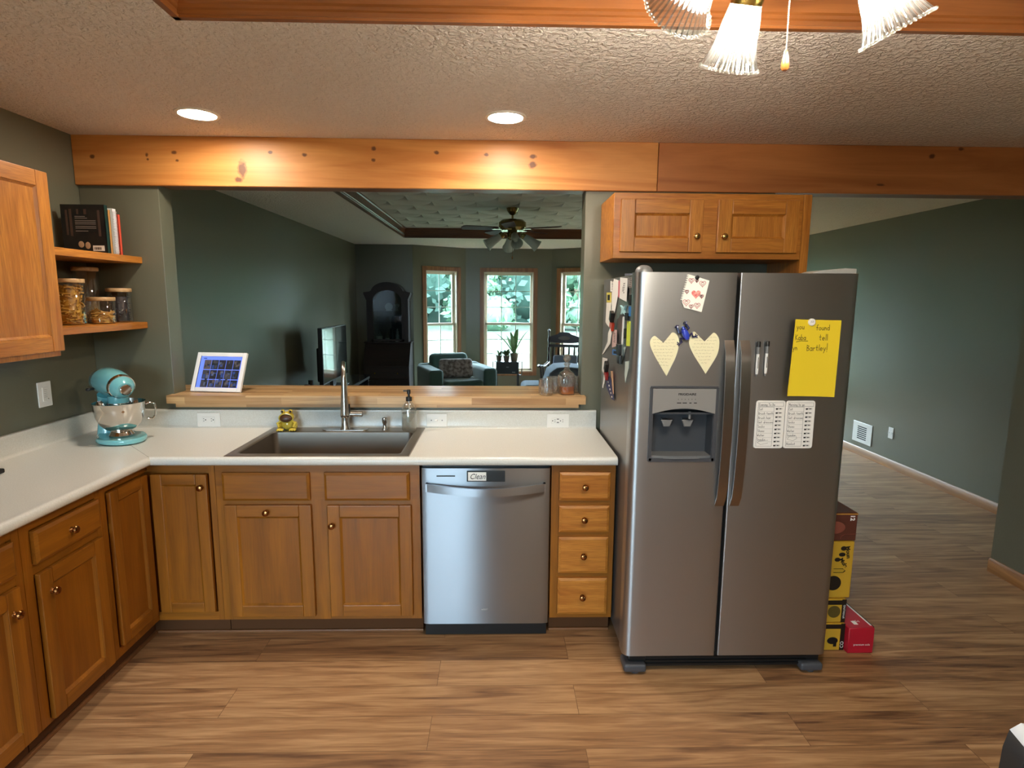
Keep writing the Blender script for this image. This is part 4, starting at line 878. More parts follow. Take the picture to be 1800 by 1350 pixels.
mb = MB(); mb.prism([(3.44, 1.739), (3.646, 1.739), (3.646, 1.762), (3.60, 1.764), (3.50, 1.755)], -.87, -.76, 'xz', .004, 2); obj('hinge_cover', mb, mat('cover_light', 'b7b5b0', .4), t, world=fw_)
tag(obj('tape_roll', MB().lathe([(.018, 0), (.030, 0), (.030, .018), (.018, .018)], 20), mat('grey_tape', '5a5d66', .5), loc=(2.84, -.40, 1.7385)), 'small dark round lid on top of the refrigerator near its left edge', 'lid')
# --- things on the doors
FY = -.8904
def on_front(name, label, cat, x, z, rz=0, y=FY, group=None): return thing(name, label, cat, (x, y, z), rot=(0, R(rz), 0), group=group)
t = on_front('drawing', 'torn notebook page with red crayon hearts at the top of the freezer door', 'drawing', 2.987, 1.660)
mb = MB(); edge = [(.053, .051), (-.028, .075), (-.043, .035)]
tl, bl = (-.030, .074), (-.054, -.030); jag = []
for i in range(12): u = i/12; x = tl[0]+(bl[0]-tl[0])*u; z = tl[1]+(bl[1]-tl[1])*u; jag += [(x, z), (x-.007, z-.002), (x-.006, z-.005), (x+.001, z-.005)]
mb.prism([(.054, .050)]+jag+[(-.052, -.036), (-.042, -.057), (.029, -.074)], -.004, -.0035, 'xz'); pg = obj('page', mb, PAPER, t)
def heart(cx, cz, s, n=20): return [(cx+s*.062*16*math.sin(6.283*i/n)**3, cz+s*.062*(13*math.cos(6.283*i/n)-5*math.cos(12.566*i/n)-2*math.cos(18.85*i/n)-math.cos(25.13*i/n))) for i in range(n)]
mb = MB(); mb.prism(heart(.003, -.003, .019), -.0046, -.004, 'xz'); obj('big_heart', mb, mat('crayon_red', 'd4686a', .8, var=(120, 'e9a79c')), pg)
mb = MB()
for hx, hz, hs in ((-.018, .050, .011), (.004, .049, .007), (.027, .038, .013), (-.034, .006, .008), (.026, -.012, .008), (-.034, -.036, .014), (-.014, -.052, .009), (.010, -.048, .012)): mb.ribbon([heart(hx, hz, hs)+[heart(hx, hz, hs)[0]]], .0022, -.0043); mb.ribbon([heart(hx, hz, hs*.5)], .0018, -.0043)
obj('small_hearts', mb, mat('crayon_pink', 'd98a8e', .8), pg)
tag(obj('disc_magnet', MB().lathe([(.008, 0), (.008, .006), (.006, .007)], 16), BLACKP, loc=(2.990, FY-.0042, 1.722), rot=(R(90), 0, 0)), 'small black disc magnet holding the hearts drawing', 'magnet')
def heart_note(label, pts, x, z, seed):
    t = on_front('heart_note', label, 'note', x, z, group='cream heart notes on the freezer door'); mb = MB(); P = []
    n = len(pts)
    for i in range(n):
        p0, p1, p2, p3 = [Vector(pts[(i+k-1) % n]+(0,)) for k in range(4)]; sharp = i in (0,) or (i+1) % n == 0
        for k in range(6):
            u = k/6; v = .5*((2*p1)+(-p0+p2)*u+(2*p0-5*p1+4*p2-p3)*u*u+(-p0+3*p1-3*p2+p3)*u**3) if not (i in SH or (i+1) % n in SH) else p1.lerp(p2, u); P.append((v.x-x, v.y-z))
    mb.prism(P, -.0016, -.0008, 'xz'); c = obj('paper_heart', mb, CREAMP, t); mb = MB(); rr = random.Random(seed)
    for r in range(9):
        zz = .055-r*.013; wdt = .048-max(0, r-3)*.0065
        xx = -wdt+rr.random()*.008
        while xx < wdt*.8: l = rr.uniform(.006, .014); mb.ribbon([[(xx+l*k/5, zz+.0022*rr.uniform(-1, 1)) for k in range(6)]], .0009, -.0019); xx += l+.004
    obj('handwriting', mb, mat('pencil', 'a8a07c', .8), c)
SH = (0, 4)
heart_note('left cream paper heart with faint handwriting on the freezer door', [(2.887, 1.327), (2.838, 1.405), (2.814, 1.462), (2.834, 1.490), (2.869, 1.462), (2.901, 1.503), (2.927, 1.488), (2.932, 1.450), (2.918, 1.395)], 2.873, 1.42, 1)
heart_note('right cream paper heart with faint handwriting beside the handle', [(3.047, 1.337), (2.998, 1.408), (2.973, 1.464), (2.993, 1.508), (3.035, 1.468), (3.069, 1.504), (3.094, 1.478), (3.094, 1.430), (3.078, 1.390)], 3.035, 1.43, 2)
t = on_front('frog_magnet', 'glossy blue frog magnet bridging the two paper hearts', 'magnet', 2.952, 1.500, -25)
FB = mat('blue_frog', '2f45c0', .15, coat=.8); FD = mat('navy_frog', '1a1c52', .2, coat=.6)
mb = MB(); mb.tube([(0, -.012, -.024), (0, -.016, -.008), (0, -.015, .008), (0, -.012, .022)], [.008, .014, .012, .007], 14, flat=(1, .75)); mb.ell((0, -.013, .021), (.010, .009, .010)); bo = obj('body', mb, FB, t)
for s_ in (-1, 1):
    for pts in ([(s_*.008, -.010, .010), (s_*.022, -.012, .014), (s_*.018, -.008, .034)], [(s_*.007, -.010, -.018), (s_*.026, -.012, -.010), (s_*.024, -.008, -.026), (s_*.034, -.007, -.028)]):
        mb = MB(); mb.tube(pts, .0042, 8); e = pts[-1]
        for a in (-50, 0, 50):
            up_ = 1 if e[2] > 0 else -1; dx, dz = (math.sin(R(a))*.009, math.cos(R(a))*.009*up_) if up_ > 0 else (s_*math.cos(R(a))*.009, math.sin(R(a))*.009)
            mb.tube([e, (e[0]+dx, -.006, e[2]+dz)], .0017, 6); mb.ell((e[0]+dx, -.006, e[2]+dz), .0026, 8, 6)
        obj('leg', mb, FD, t)
    obj('eye', MB().ell((s_*.007, -.019, .026), .0035, 8, 6), BLACK, t)
for x0, z0, x1, z1, lb in ((3.254, 1.331, 3.254, 1.470, 'left dry-erase marker with a black cap on the fridge door'), (3.290, 1.334, 3.292, 1.472, 'right dry-erase marker with a black cap beside the yellow note')):
    t = on_front('marker', lb, 'marker', x0, z0, y=FY-.0075, group='dry-erase markers on the fridge door'); L_ = z1-z0
    obj('barrel', MB().lathe([(.003, 0), (.0045, .006), (.0058, .012), (.0062, .020), (.0062, .088)], 14), mat('marker_white', 'e2e1de', .35), t)
    obj('collar', MB().lathe([(.0063, .088), (.0072, .112), (.0075, .118)], 14), MGREY, t); obj('cap', MB().lathe([(.0085, .117), (.0085, L_-.002), (.007, L_)], 14), BLACKP, t)
    obj('tip', MB().lathe([(.0032, -.004), (.0046, .006)], 12), MGREY, t)
    mb = MB(); mb.box(-.0012, .0012, -.0066, -.0060, .03, .075); obj('print', mb, INK, t)
# yellow note (curling away from the door at its lower left)
t = on_front('yellow_note', 'bright yellow handwritten note on the right fridge door', 'note', 3.48, 1.40)
C_ = {(0, 0): (3.374, 1.251), (1, 0): (3.586, 1.243), (1, 1): (3.588, 1.556), (0, 1): (3.388, 1.560)}
def ynote(u, v, lift=0):
    x = (C_[0, 0][0]*(1-u)+C_[1, 0][0]*u)*(1-v)+(C_[0, 1][0]*(1-u)+C_[1, 1][0]*u)*v; z = (C_[0, 0][1]*(1-u)+C_[1, 0][1]*u)*(1-v)+(C_[0, 1][1]*(1-u)+C_[1, 1][1]*u)*v
    return (x-3.48, -.0015-.024*(1-u)**2-.006*(1-v)*(1-u)-lift, z-1.40)
mb = MB(); mb.grid(ynote, 14, 10); no = obj('paper', mb, mat('yellow_paper', 'f0d22a', .7), t)
mb = MB(); 
for s_, x, z, h in (('f you', -.105, .121, .021), ('found', .004, .117, .021), ('t Kaba', -.108, .078, .021), ('tell', .020, .076, .024), ('olyn', -.112, .038, .020), ('Bartley!', -.032, .034, .024)): write(mb, s_, x, z, h, .0022, 0)
mb.ribbon([[(-.082, .070), (-.06, .074), (-.030, .073)]], .0022, 0)
for v in mb.bm.verts:
    X, Z = v.co.x, v.co.z; vv = (Z+1.40-1.247)/(.31); x0 = C_[0, 0][0]+(C_[0, 1][0]-C_[0, 0][0])*vv-3.48; x1 = C_[1, 0][0]+(C_[1, 1][0]-C_[1, 0][0])*vv-3.48; uu = min(1, max(0, (X-x0)/(x1-x0)))
    v.co.x = max(X, x0+.001); v.co.y = ynote(uu, vv, .0006)[1]
obj('handwriting', mb, mat('marker_ink', '4a3f14', .8), no)
t = on_front('round_magnet', 'white round magnet holding the yellow note', 'magnet', 3.459, 1.549, y=FY-.012)
mb = MB(); mb.M = Matrix.Rotation(R(90), 4, 'X'); mb.lathe([(.0145, 0), (.0145, .006), (.012, .008), (.0001, .008)], 24); obj('disc', mb, WHITEP, t); mb = MB(); mb.ribbon([[(-.005, -.002), (-.004, .003), (0, -.001), (.004, .004), (.005, -.002)]], .0012, -.0085); obj('print', mb, mat('print_grey', '8a8782', .6), t)
# routine board
t = on_front('routine_board', 'white two-column slider checklist board below the yellow note', 'checklist', 3.386, 1.127)
for s_, head, items in ((-1, 'Evening To Do', ('Eat', 'Brush teeth', 'Brush hair', 'Get dressed', 'Socks', 'Shoes', 'Water', 'Snacks', '')), (1, 'Morning to go', ('Eat', 'Brush teeth', 'Get dressed', 'Socks', 'Shoes', 'Water', 'Snacks', '', 'Blanket'))):
    cx = s_*.0622; mb = MB(); mb.M = Matrix.Translation((cx, 0, 0)); w_, h_ = .0612, .1005; c = .010
    mb.prism([(-w_+c, -h_), (w_-c, -h_), (w_-.003, -h_+.003), (w_, -h_+c), (w_, h_-c), (w_-.003, h_-.003), (w_-c, h_), (-w_+c, h_), (-w_+.003, h_-.003), (-w_, h_-c), (-w_, -h_+c), (-w_+.003, -h_+.003)], -.004, -.0005, 'xz', .001, 1)
    bd = obj('board', mb, mat('board_white', 'eae6df', .35), t)
    mb = MB(); y = -.0044; L0, L1 = cx-.052, cx+.014
    mb.ribbon([[(L0, .092), (cx+.053, .092), (cx+.053, .077), (L0, .077), (L0, .092)], [(L0, .074), (L1, .074), (L1, -.091), (L0, -.091), (L0, .074)]], .0009, y)
    for k in range(1, 9): mb.ribbon([[(L0, .074-k*.0183), (L1, .074-k*.0183)]], .0005, y)
    write(mb, head, L0+.003, .0795, .0095, .0011, y)
    for k, it in enumerate(items): write(mb, it, L0+.003, .0605-k*.0183, .0105, .0010, y)
    if s_ > 0: mb.ribbon([[(L0+.006, -.062), (L0+.012, -.050), (L0+.04, -.046), (L0+.046, -.058), (L0+.03, -.068), (L0+.006, -.062)]], .0009, y)
    else: mb.ribbon([[(L0+.006, -.076), (L0+.012, -.070), (L0+.05, -.066)], [(L0+.006, -.076), (L0+.02, -.084), (L0+.05, -.078)]], .0009, y)
    obj('writing', mb, INK, bd)
    mb = MB(); mb2 = MB()
    for k in range(10):
        z = .066-k*.0172; mb.box(cx+.022, cx+.048, -.0045, -.0038, z-.003, z+.003); mb2.box(cx+.022, cx+.029, -.0068, -.004, z-.0025, z+.003); mb2.ribbon([[(cx+.029, z+.003), (cx+.047, z+.002)]], .0012, y-.0003); mb2.box(cx+.038, cx+.042, -.0055, -.004, z-.001, z+.003)
    obj('slider_slots', mb, mat('slot_grey', 'c9c5bd', .5), bd); obj('slider_tabs', mb2, INK, bd)
# --- papers and magnets on the left side of the refrigerator
SIDE = {
'a': ([(-.261, 1.726), (-.362, 1.722), (-.37, 1.672), (-.27, 1.674)], 'cover_card', 'white card with black scribbles at the top of the fridge side', 'card', 'f0eee8', 'sc'),
'b': ([(-.36, 1.733), (-.479, 1.721), (-.481, 1.668), (-.39, 1.551), (-.276, 1.567)], 'paper_strip', 'long white paper hanging slanted on the fridge side', 'paper', 'efece6', ''),
'c': ([(-.482, 1.721), (-.527, 1.72), (-.524, 1.643), (-.484, 1.644)], 'paper_strip', 'narrow pink paper strip beside the long white paper', 'paper', 'd2707c', ''),
'd': ([(-.53, 1.733), (-.684, 1.724), (-.674, 1.624), (-.528, 1.64)], 'note_sheet', 'white note with grey writing near the top front of the fridge side', 'note', 'e9e7e3', 'sc'),
'e': ([(-.689, 1.726), (-.766, 1.724), (-.773, 1.683), (-.711, 1.684)], 'photo_magnet', 'small dark photo magnet near the front top corner of the fridge side', 'magnet', '8f8884', 'sc'),
'f': ([(-.706, 1.654), (-.759, 1.654), (-.759, 1.61), (-.723, 1.61)], 'oval_magnet', 'black oval magnet above the blue magnet', 'magnet', '121212', ''),
'g': ([(-.724, 1.605), (-.79, 1.606), (-.792, 1.563), (-.731, 1.564)], 'square_magnet', 'bright blue magnet above the yellow-green note', 'magnet', '2f74b8', ''),
'h': ([(-.546, 1.608), (-.60, 1.596), (-.66, 1.609), (-.630, 1.588), (-.650, 1.566), (-.60, 1.577), (-.564, 1.566), (-.582, 1.590)], 'star_magnet', 'pale cyan star-shaped magnet', 'magnet', 'a8d4d8', ''),
'i': ([(-.207, 1.669), (-.323, 1.668), (-.324, 1.619), (-.216, 1.619)], 'yellow_card', 'card with a yellow border and dark figure at the back of the fridge side', 'card', 'd8c860', 'bl'),
'i2': ([(-.223, 1.618), (-.331, 1.618), (-.350, 1.543), (-.302, 1.497), (-.21, 1.518)], 'curled_paper', 'white paper below the yellow-bordered card', 'paper', 'e8e4dc', ''),
'k': ([(-.671, 1.54), (-.8, 1.543), (-.798, 1.461), (-.772, 1.438), (-.672, 1.432)], 'sticky_note', 'yellow-green note near the front edge of the fridge side', 'note', 'cfe04a', ''),
'l': ([(-.654, 1.576), (-.713, 1.575), (-.708, 1.544), (-.659, 1.544)], 'dark_magnet', 'black magnet just above the yellow-green note', 'magnet', '18191c', ''),
'l2': ([(-.645, 1.506), (-.668, 1.508), (-.668, 1.466), (-.646, 1.462)], 'dark_magnet', 'black magnet at the back edge of the yellow-green note', 'magnet', '141416', ''),
'm': ([(-.612, 1.558), (-.643, 1.559), (-.639, 1.438), (-.601, 1.428)], 'paper_strip', 'slim white strip behind the yellow-green note', 'paper', 'e6e8e6', ''),
'n': ([(-.40, 1.489), (-.502, 1.493), (-.503, 1.417), (-.400, 1.402)], 'photo_print', 'pinkish photo print under the red clip', 'photo', 'c9aaa4', 'sc'),
'o': ([(-.402, 1.394), (-.53, 1.399), (-.527, 1.377), (-.403, 1.367)], 'blue_clip', 'blue rectangular magnet frame under the photo print', 'magnet', '4a78b4', 'bl'),
'p': ([(-.300, 1.490), (-.345, 1.466), (-.32, 1.414), (-.143, 1.35), (-.099, 1.339), (-.250, 1.419), (-.257, 1.464)], 'paper_ribbon', 'wavy white paper ribbon at the back of the fridge side', 'paper', 'ebe8e0', ''),
'q': ([(-.132, 1.326), (-.262, 1.333), (-.267, 1.307), (-.246, 1.251), (-.173, 1.168), (-.148, 1.167), (-.185, 1.243), (-.121, 1.256)], 'curled_paper', 'white curled paper low at the back of the fridge side', 'paper', 'e4e0da', ''),
's': ([(-.277, 1.246), (-.362, 1.252), (-.482, 1.154), (-.415, 1.151), (-.268, 1.191)], 'fabric_tag', 'navy strip with white dots low on the fridge side', 'strip', '34385c', 'dots'),
't': ([(-.386, 1.285), (-.433, 1.291), (-.475, 1.185), (-.460, 1.182)], 'tan_strip', 'tan strip beside the navy dotted strip', 'strip', 'c09878', ''),
'u2': ([(-.663, 1.361), (-.738, 1.372), (-.734, 1.34), (-.681, 1.27), (-.657, 1.306)], 'receipt', 'pale receipt hanging from the black clip', 'receipt', 'c4d2cc', ''),
'v': ([(-.632, 1.424), (-.675, 1.425), (-.589, 1.338), (-.553, 1.342)], 'receipt', 'slanted pale receipt above the black clip', 'receipt', 'bccac6', '')}
XS = 2.7695
def side_piece(pts, name, label, cat, col, deco, lift=.0012):
    cy = sum(p[0] for p in pts)/len(pts); cz = sum(p[1] for p in pts)/len(pts)
    t = thing(name, label, cat, (XS, cy, cz)); th = .008 if cat == 'magnet' else .0012
    mb = MB(); mb.prism([(y-cy, z-cz) for y, z in pts], -lift-th, -lift+.0008 if cat != 'magnet' else -.0003, 'yz'); b = obj('face', mb, mat('side_'+col, col, .55), t)
    rr = random.Random(len(label)); mb = MB(); x = -lift-th-.0005; P = lambda s_: [((p[0]-cy)*s_, (p[1]-cz)*s_) for p in pts]
    if deco == 'bl': mb.prism(P(.55), x, x+.0004, 'yz'); obj('picture', mb, BLACK, b)
    elif deco == 'dots':
        for k in range(6): mb.M = Matrix.Translation((x, -.075*.9+k*.026-.0, -.036+k*.0145)); mb.ell((0, 0, 0), (.0006, .012, .005), 8, 6)
        obj('dots', mb, PAPER, b)
    elif deco == 'sc':
        for k in range(6): z = .022-k*.008; y0 = -.035+rr.random()*.02; mb.box(x, x+.0004, y0, y0+rr.uniform(.02, .05), z, z+.0035)
        obj('scribble', mb, mat('scribble', '5a5654', .7), b)
    return t
for i, (k, v) in enumerate(SIDE.items()): side_piece(*v, lift=.0012 if v[3] == 'magnet' else .0008+.0022*(i % 5))
def clip(y, z, label, col, ang):
    t = thing('magnet_clip', label, 'clip', (XS-.012, y, z), rot=(R(ang), 0, 0))
    obj('jaw', MB().box(-.014, .0, -.03, .03, -.035, .006, .004, 2), mat('clip_'+col, col, .3), t); obj('grip', MB().box(-.022, -.002, -.018, .018, .006, .055, .004, 2), BLACKP, t)
    return t
clip(-.43, 1.525, 'red clip with black grip in the middle of the fridge side', 'c23a22', 22); clip(-.325, 1.275, 'dark red clip with black grip low on the fridge side', 'a01f22', 30); clip(-.625, 1.382, 'black bulldog clip above the hanging receipt', '1a1a1a', 0)
# ================================================================ cartons beside the refrigerator
def carton(name, label, x0, x1, y0, y1, z0, z1, col, edge=None):
    t = thing(name, label, 'box', ((x0+x1)/2, (y0+y1)/2, z0), group='drink cartons beside the refrigerator'); hx, hy = (x1-x0)/2, (y1-y0)/2
    obj('carton', MB().box(-hx, hx, -hy, hy, 0, z1-z0, .004, 1), mat('carton_'+col, col, .45), t); return t, hx, hy, z1-z0
DKP = mat('carton_dark', '1c1712', .4)
YC = 'c79a2c'
def ylw(label, x0, x1, y0, z0, z1, text_=None):
    t, hx, hy, h = carton('drink_carton', label, x0, x1, y0, y0+.26, z0, z1, YC)
    mb = MB(); mb.box(hx-.020, hx+.0005, -hy-.0005, -hy+.001, 0.002, h-.002); mb.box(-hx, hx-.02, -hy-.0005, -hy+.001, h-.028, h-.006) if text_ is None else None; obj('dark_edge', mb, DKP, t) if text_ is None else mb.bm.free()
    return t, hx, hy, h
t, hx, hy, h = ylw('yellow carton on the floor, lowest of the stack beside the refrigerator', 3.672, 3.838, -.72, 0, .138)
mb = MB(); mb.ell((hx-.055, -hy-.0003, .05), (.026, .0008, .018)); mb.box(hx-.05, hx-.035, -hy-.001, -hy, .02, .05); obj('emblem', mb, BLACK, t); text('lettering', 'CO', .022, PAPER, t, (hx-.002, -hy-.0008, .03), rot=(R(90), R(-90), 0), ext=.0001)
t, hx, hy, h = ylw('yellow and black carton second from the floor in the stack', 3.672, 3.836, -.715, .1385, .256)
mb = MB(); mb.M = Matrix.Translation((hx-.055, -hy-.0006, .055)) @ Matrix.Rotation(R(90), 4, 'X'); mb.lathe([(.022, 0), (.030, 0.0004), (.030, .0005)], 20); obj('emblem', mb, mat('emblem_brown', '5b4a1c', .5), t); text('lettering', 'SPARKLING', .013, PAPER, t, (hx-.004, -hy-.0008, .055), rot=(R(90), R(-90), 0), ext=.0001)
t, hx, hy, h = ylw('upright yellow carton with black slanted lettering in the middle of the stack', 3.672, 3.856, -.705, .2565, .535, 'm')
mb = MB(); mb.M = Matrix.Translation((hx-.085, -hy-.0006, .075)) @ Matrix.Rotation(R(90), 4, 'X'); mb.lathe([(.030, 0), (.036, .0006), (.036, .0008), (.030, .001)], 24); obj('ring_emblem', mb, DKP, t)
mb = MB(); mb.M = Matrix.Translation((0, -hy-.0008, 0))
for k, ch in enumerate('Moon Ma'): pass
text('lettering', 'Moun', .026, DKP, t, (hx-.036, -hy-.0008, .225), rot=(R(90), R(82), 0), ext=.0001, bold=.001); text('lettering', 'Mule', .026, DKP, t, (hx-.052, -hy-.0008, .170), rot=(R(90), R(55), 0), ext=.0001, bold=.001)
mb.bm.free(); mb = MB(); mb.tube([(hx-.09, -hy-.0004, .128), (hx-.045, -hy-.0004, .128), (hx-.035, -hy-.0004, .137), (hx-.045, -hy-.0004, .146), (hx-.09, -hy-.0004, .146)], .004, 6, flat=(1, .15)); mb.ell((hx-.05, -hy-.0004, .245), (.014, .0008, .011)); mb.ell((hx-.055, -hy-.0004, .215), (.016, .0008, .010)); mb.ell((hx-.075, -hy-.0004, .19), (.014, .0008, .010)); obj('artwork', mb, DKP, t)
t, hx, hy, h = carton('drink_carton', 'brown twelve-pack carton on top of the stack beside the refrigerator', 3.672, 3.862, -.70, -.42, .5355, .672, '5a2e22')
text('lettering', '12', .028, PAPER, t, (hx-.034, -hy-.0006, .112), rot=(R(90), R(90), 0), ext=.0001, bold=.001); obj('gold_rim', MB().box(-hx, hx, -hy-.0008, -hy+.001, h-.009, h-.004), mat('gold_ink', 'c08a3a', .4), t)
mb = MB(); mb.ell((-.01, -hy-.0002, .065), (.05, .0008, .03)); obj('picture', mb, mat('carton_pic', '8a4a38', .5), t); mb = MB(); mb.tube([(.02, -hy, .01), (.025, -hy, .025), (.04, -hy, .032), (hx, -hy, .034)], .003, 6, flat=(1, .2)); obj('outline', mb, MC['carton_pic'], t)
t, hx, hy, h = carton('soda_carton', 'low red soda carton on the floor at the foot of the stack', 3.842, 3.965, -.745, -.33, 0, .128, 'b5182c')
text('lettering', 'premium cola', .014, PAPER, t, (0.004, -hy-.0006, .040), ext=.0001); mb = MB(); mb.box(hx-.012, hx-.004, -hy+.02, hy-.02, h-.0004, h+.0006); mb.box(-.02, .0, -hy+.03, -hy+.06, h-.0004, h+.0005); obj('white_print', mb, PAPER, t)
obj('dark_flap', MB().box(hx-.003, hx+.0006, -hy+.01, hy-.01, h-.006, h+.001), DKP, t); text('lettering', 'v154', .022, PAPER, t, (.0, -hy+.05, h+.0002), rot=(0, 0, 0), ext=.0001)
# ================================================================ lights
def downlight(x, y, label):
    t = thing('recessed_light', label, 'ceiling light', (x, y, ZC), 0, 'recessed lights in front of the beam')
    obj('trim_ring', MB().open().lathe([(.076, -.002), (.080, -.006), (.094, -.004), (.096, 0)], 40), WHITEP, t)
    mb = MB(); mb.M = Matrix.Translation((0, 0, -.0035)); mb.add([(.078*math.cos(6.2832*i/32), -.078*math.sin(6.2832*i/32), 0) for i in range(32)], [tuple(range(32))]); obj('lens', mb, emis('lens_light', COOL, CAN), t)
downlight(.835, -.395, 'round recessed ceiling light on the left, above the sink end'); downlight(2.235, -.412, 'round recessed ceiling light on the right, above the dishwasher')
for x, lb in ((.9, 'added unseen recessed ceiling light near the patio door'), (2.6, 'added unseen recessed ceiling light at the middle of the rear wall'), (4.3, 'added unseen recessed ceiling light at the far end of the rear wall')): downlight(x, -4.75, lb)  # unseen downlights added behind the camera as fill for the cabinet fronts
FLUTE = (glass('fluted_glass', 'eeeeea', .04, .08, .012), glass('glass_rib', 'b9b9b4', .05, .08, .016))
def fan(name, label, x, y, z, blade_mat, met, shade_mat, lit, z_kit, neck_r, mouth_r, mouth_z, az0, blade_az, blade_z, hub_r=.11):
    t = thing(name, label, 'ceiling fan', (x, y, z))
    obj('canopy', MB().lathe([(.012, -.075), (.03, -.068), (.055, -.03), (.065, 0)], 28), met, t)
    obj('rod', MB().tube([(0, 0, -.06), (0, 0, blade_z+.08)], .011, 12), met, t)
    obj('motor_housing', MB().lathe([(.04, blade_z-.055), (hub_r*.8, blade_z-.05), (hub_r, blade_z-.02), (hub_r, blade_z+.035), (hub_r*.8, blade_z+.06), (.02, blade_z+.075)], 32), met, t)
    obj('light_kit', MB().lathe([(.02, z_kit-.03), (.05, z_kit-.02), (.06, z_kit+.01), (.05, z_kit+.045), (.035, blade_z-.05)], 28), met, t)
    for k in range(5):
        a = R(blade_az+72*k); mb = MB(); mb.M = Matrix.Rotation(a, 4, 'Z') @ Matrix.Translation((0, 0, blade_z-.03)) @ Matrix.Rotation(R(10), 4, 'X')
        mb.prism([(.16, -.05), (.20, -.058), (.50, -.066), (.53, -.055), (.545, -.02), (.545, .02), (.53, .055), (.50, .066), (.20, .058), (.16, .05)], -.004, .004, 'xy', .002, 1); b = obj('blade', mb, blade_mat, t)
        mb = MB(); mb.M = Matrix.Rotation(a, 4, 'Z') @ Matrix.Translation((0, 0, blade_z-.036)); mb.prism([(.08, -.012), (.15, -.02), (.20, -.035), (.22, 0), (.20, .035), (.15, .02), (.08, .012)], -.004, .0, 'xy'); obj('blade_bracket', mb, met, b)
    for k in range(4):
        a = R(az0+90*k); c, s_ = math.cos(a), math.sin(a); nk = Vector((neck_r*c, neck_r*s_, z_kit)); mo = Vector((mouth_r*c, mouth_r*s_, mouth_z)); ax = (mo-nk).normalized(); L_ = (mo-nk).length
        q = ax.to_track_quat('Z', 'Y').to_matrix().to_4x4(); M = Matrix.Translation(nk) @ q
        mb = MB(); mb.tube([(.04*c, .04*s_, z_kit+.01), (neck_r*.7*c, neck_r*.7*s_, z_kit+.03), tuple(nk-ax*.02)], .009, 10); mb.M = M; mb.lathe([(.018, -.03), (.034, -.022), (.036, 0), (.034, .014), (.030, .014)], 24); arm = obj('lamp_arm', mb, met, t)
        mb = MB().open(); mb.M = M; n = L_; mb.lathe([(.030, 0), (.034, n*.12), (.040, n*.35), (.045, n*.6), (.053, n*.82), (.064, n), (.0655, n+.002), (.061, n-.001), (.050, n*.8), (.042, n*.58), (.037, n*.35), (.031, n*.12)], 96, flute=.022, nf=32)
        if isinstance(shade_mat, tuple):
            for fi, f_ in enumerate(mb.bm.faces): f_.material_index = 1 if (fi//11) % 3 == 0 else 0
        sh = obj('lamp_shade', mb, shade_mat, t)
        if isinstance(shade_mat, tuple):
            rb = MB(); rb.M = M
            for q_ in range(44): rb.ell((.0665*math.cos(6.2832*q_/44), .0665*math.sin(6.2832*q_/44), n+.001), .0036, 8, 6)
            obj('beaded_rim', rb, glass('bead_glass', 'e6e6e2', .10, .1, .05), sh)
        mb = MB(); mb.M = M; mb.tube([(0, 0, 0), (0, 0, n*.22), (0, 0, n*.42), (0, 0, n*.62), (0, 0, n*.70)], [.014, .016, .027, .025, .008], 14); obj('bulb', mb, lit, t)
    return t
KF = fan('ceiling_fan', 'brass kitchen ceiling fan with lit fluted glass shades', 2.770, -2.0, TZ, wood('fan_blade', 'a06a38', '7a4a22', 'x', 1, .4, .2), BRONZE, FLUTE, emis('bulb_lit', WARM, BULB), 2.292-TZ, .165, .232, 2.172-TZ, 97, 61, -.115)
mb = MB(); mb.tube([(-.004, 0, -.33), (-.004, 0, -.468)], .0009, 6)
for k in range(34): mb.ell((-.004, 0, -.33-k*.0041), .0019, 6, 4)
ch = obj('pull_chain', mb, mat('chain_pale', 'd8cdbd', .3, metal=.8), KF)
obj('pull_pendant', MB().lathe([(.001, -.466), (.003, -.468), (.0055, -.480), (.0078, -.492), (.0075, -.500), (.0045, -.504)], 14, (-.004, 0, 0)), wood('pendant_wood', 'd08a4a', 'b0682c', 'z', 3, .35, .1), ch)
# ================================================================ foreground and edge objects
tb = thing('side_table', 'table just outside the lower right corner carrying the white pitcher', 'table', (3.35, -2.85, 0))
obj('tabletop', MB().box(-.45, .6, -.55, .40, .72, .75, .006, 2), OAK['x'], tb)
for x, y in ((-.38, -.48), (.53, -.48), (-.38, .33), (.53, .33)): obj('leg', MB().box(x-.03, x+.03, y-.03, y+.03, 0, .72, .004, 1), OAK['z'], tb)
t = thing('pitcher', 'white pitcher with a broad strap handle in the lower right corner', 'pitcher', (3.015, -2.562, .7505), R(165))
IV = mat('ivory_enamel', 'efe8d2', .3, coat=.4)
obj('body', MB().lathe([(.08, 0), (.088, .006), (.090, .02), (.086, .18), (.082, .24), (.084, .250)], 36), mat('pitcher_white', 'dfe2e6', .3, coat=.4), t)
obj('lid', MB().lathe([(.085, .251), (.090, .256), (.090, .264), (.080, .272), (.02, .277), (.0001, .277)], 36), IV, t)
mb = MB(); H_ = .021
outer = [(.070, .274), (.080, .303), (.096, .317), (.112, .318), (.124, .306), (.129, .28), (.131, .22), (.130, .14), (.118, .09), (.085, .07)]
inner = [(.072, .258), (.084, .290), (.097, .304), (.108, .305), (.114, .297), (.117, .28), (.119, .22), (.118, .15), (.108, .105), (.085, .09)]
n = len(outer); vs = []
for (ro, zo), (ri_, zi) in zip(outer, inner): vs += [(ro, -H_, zo), (ro, H_, zo), (ri_, H_, zi), (ri_, -H_, zi)]
for i in range(n-1):
    a, b = i*4, i*4+4
    for j in range(4): mb.mi = 0 if (j == 0 and i < 4) else 1; mb.bm.verts.ensure_lookup_table(); mb.add([vs[a+j], vs[a+(j+1) % 4], vs[b+(j+1) % 4], vs[b+j]], [(0, 1, 2, 3)])
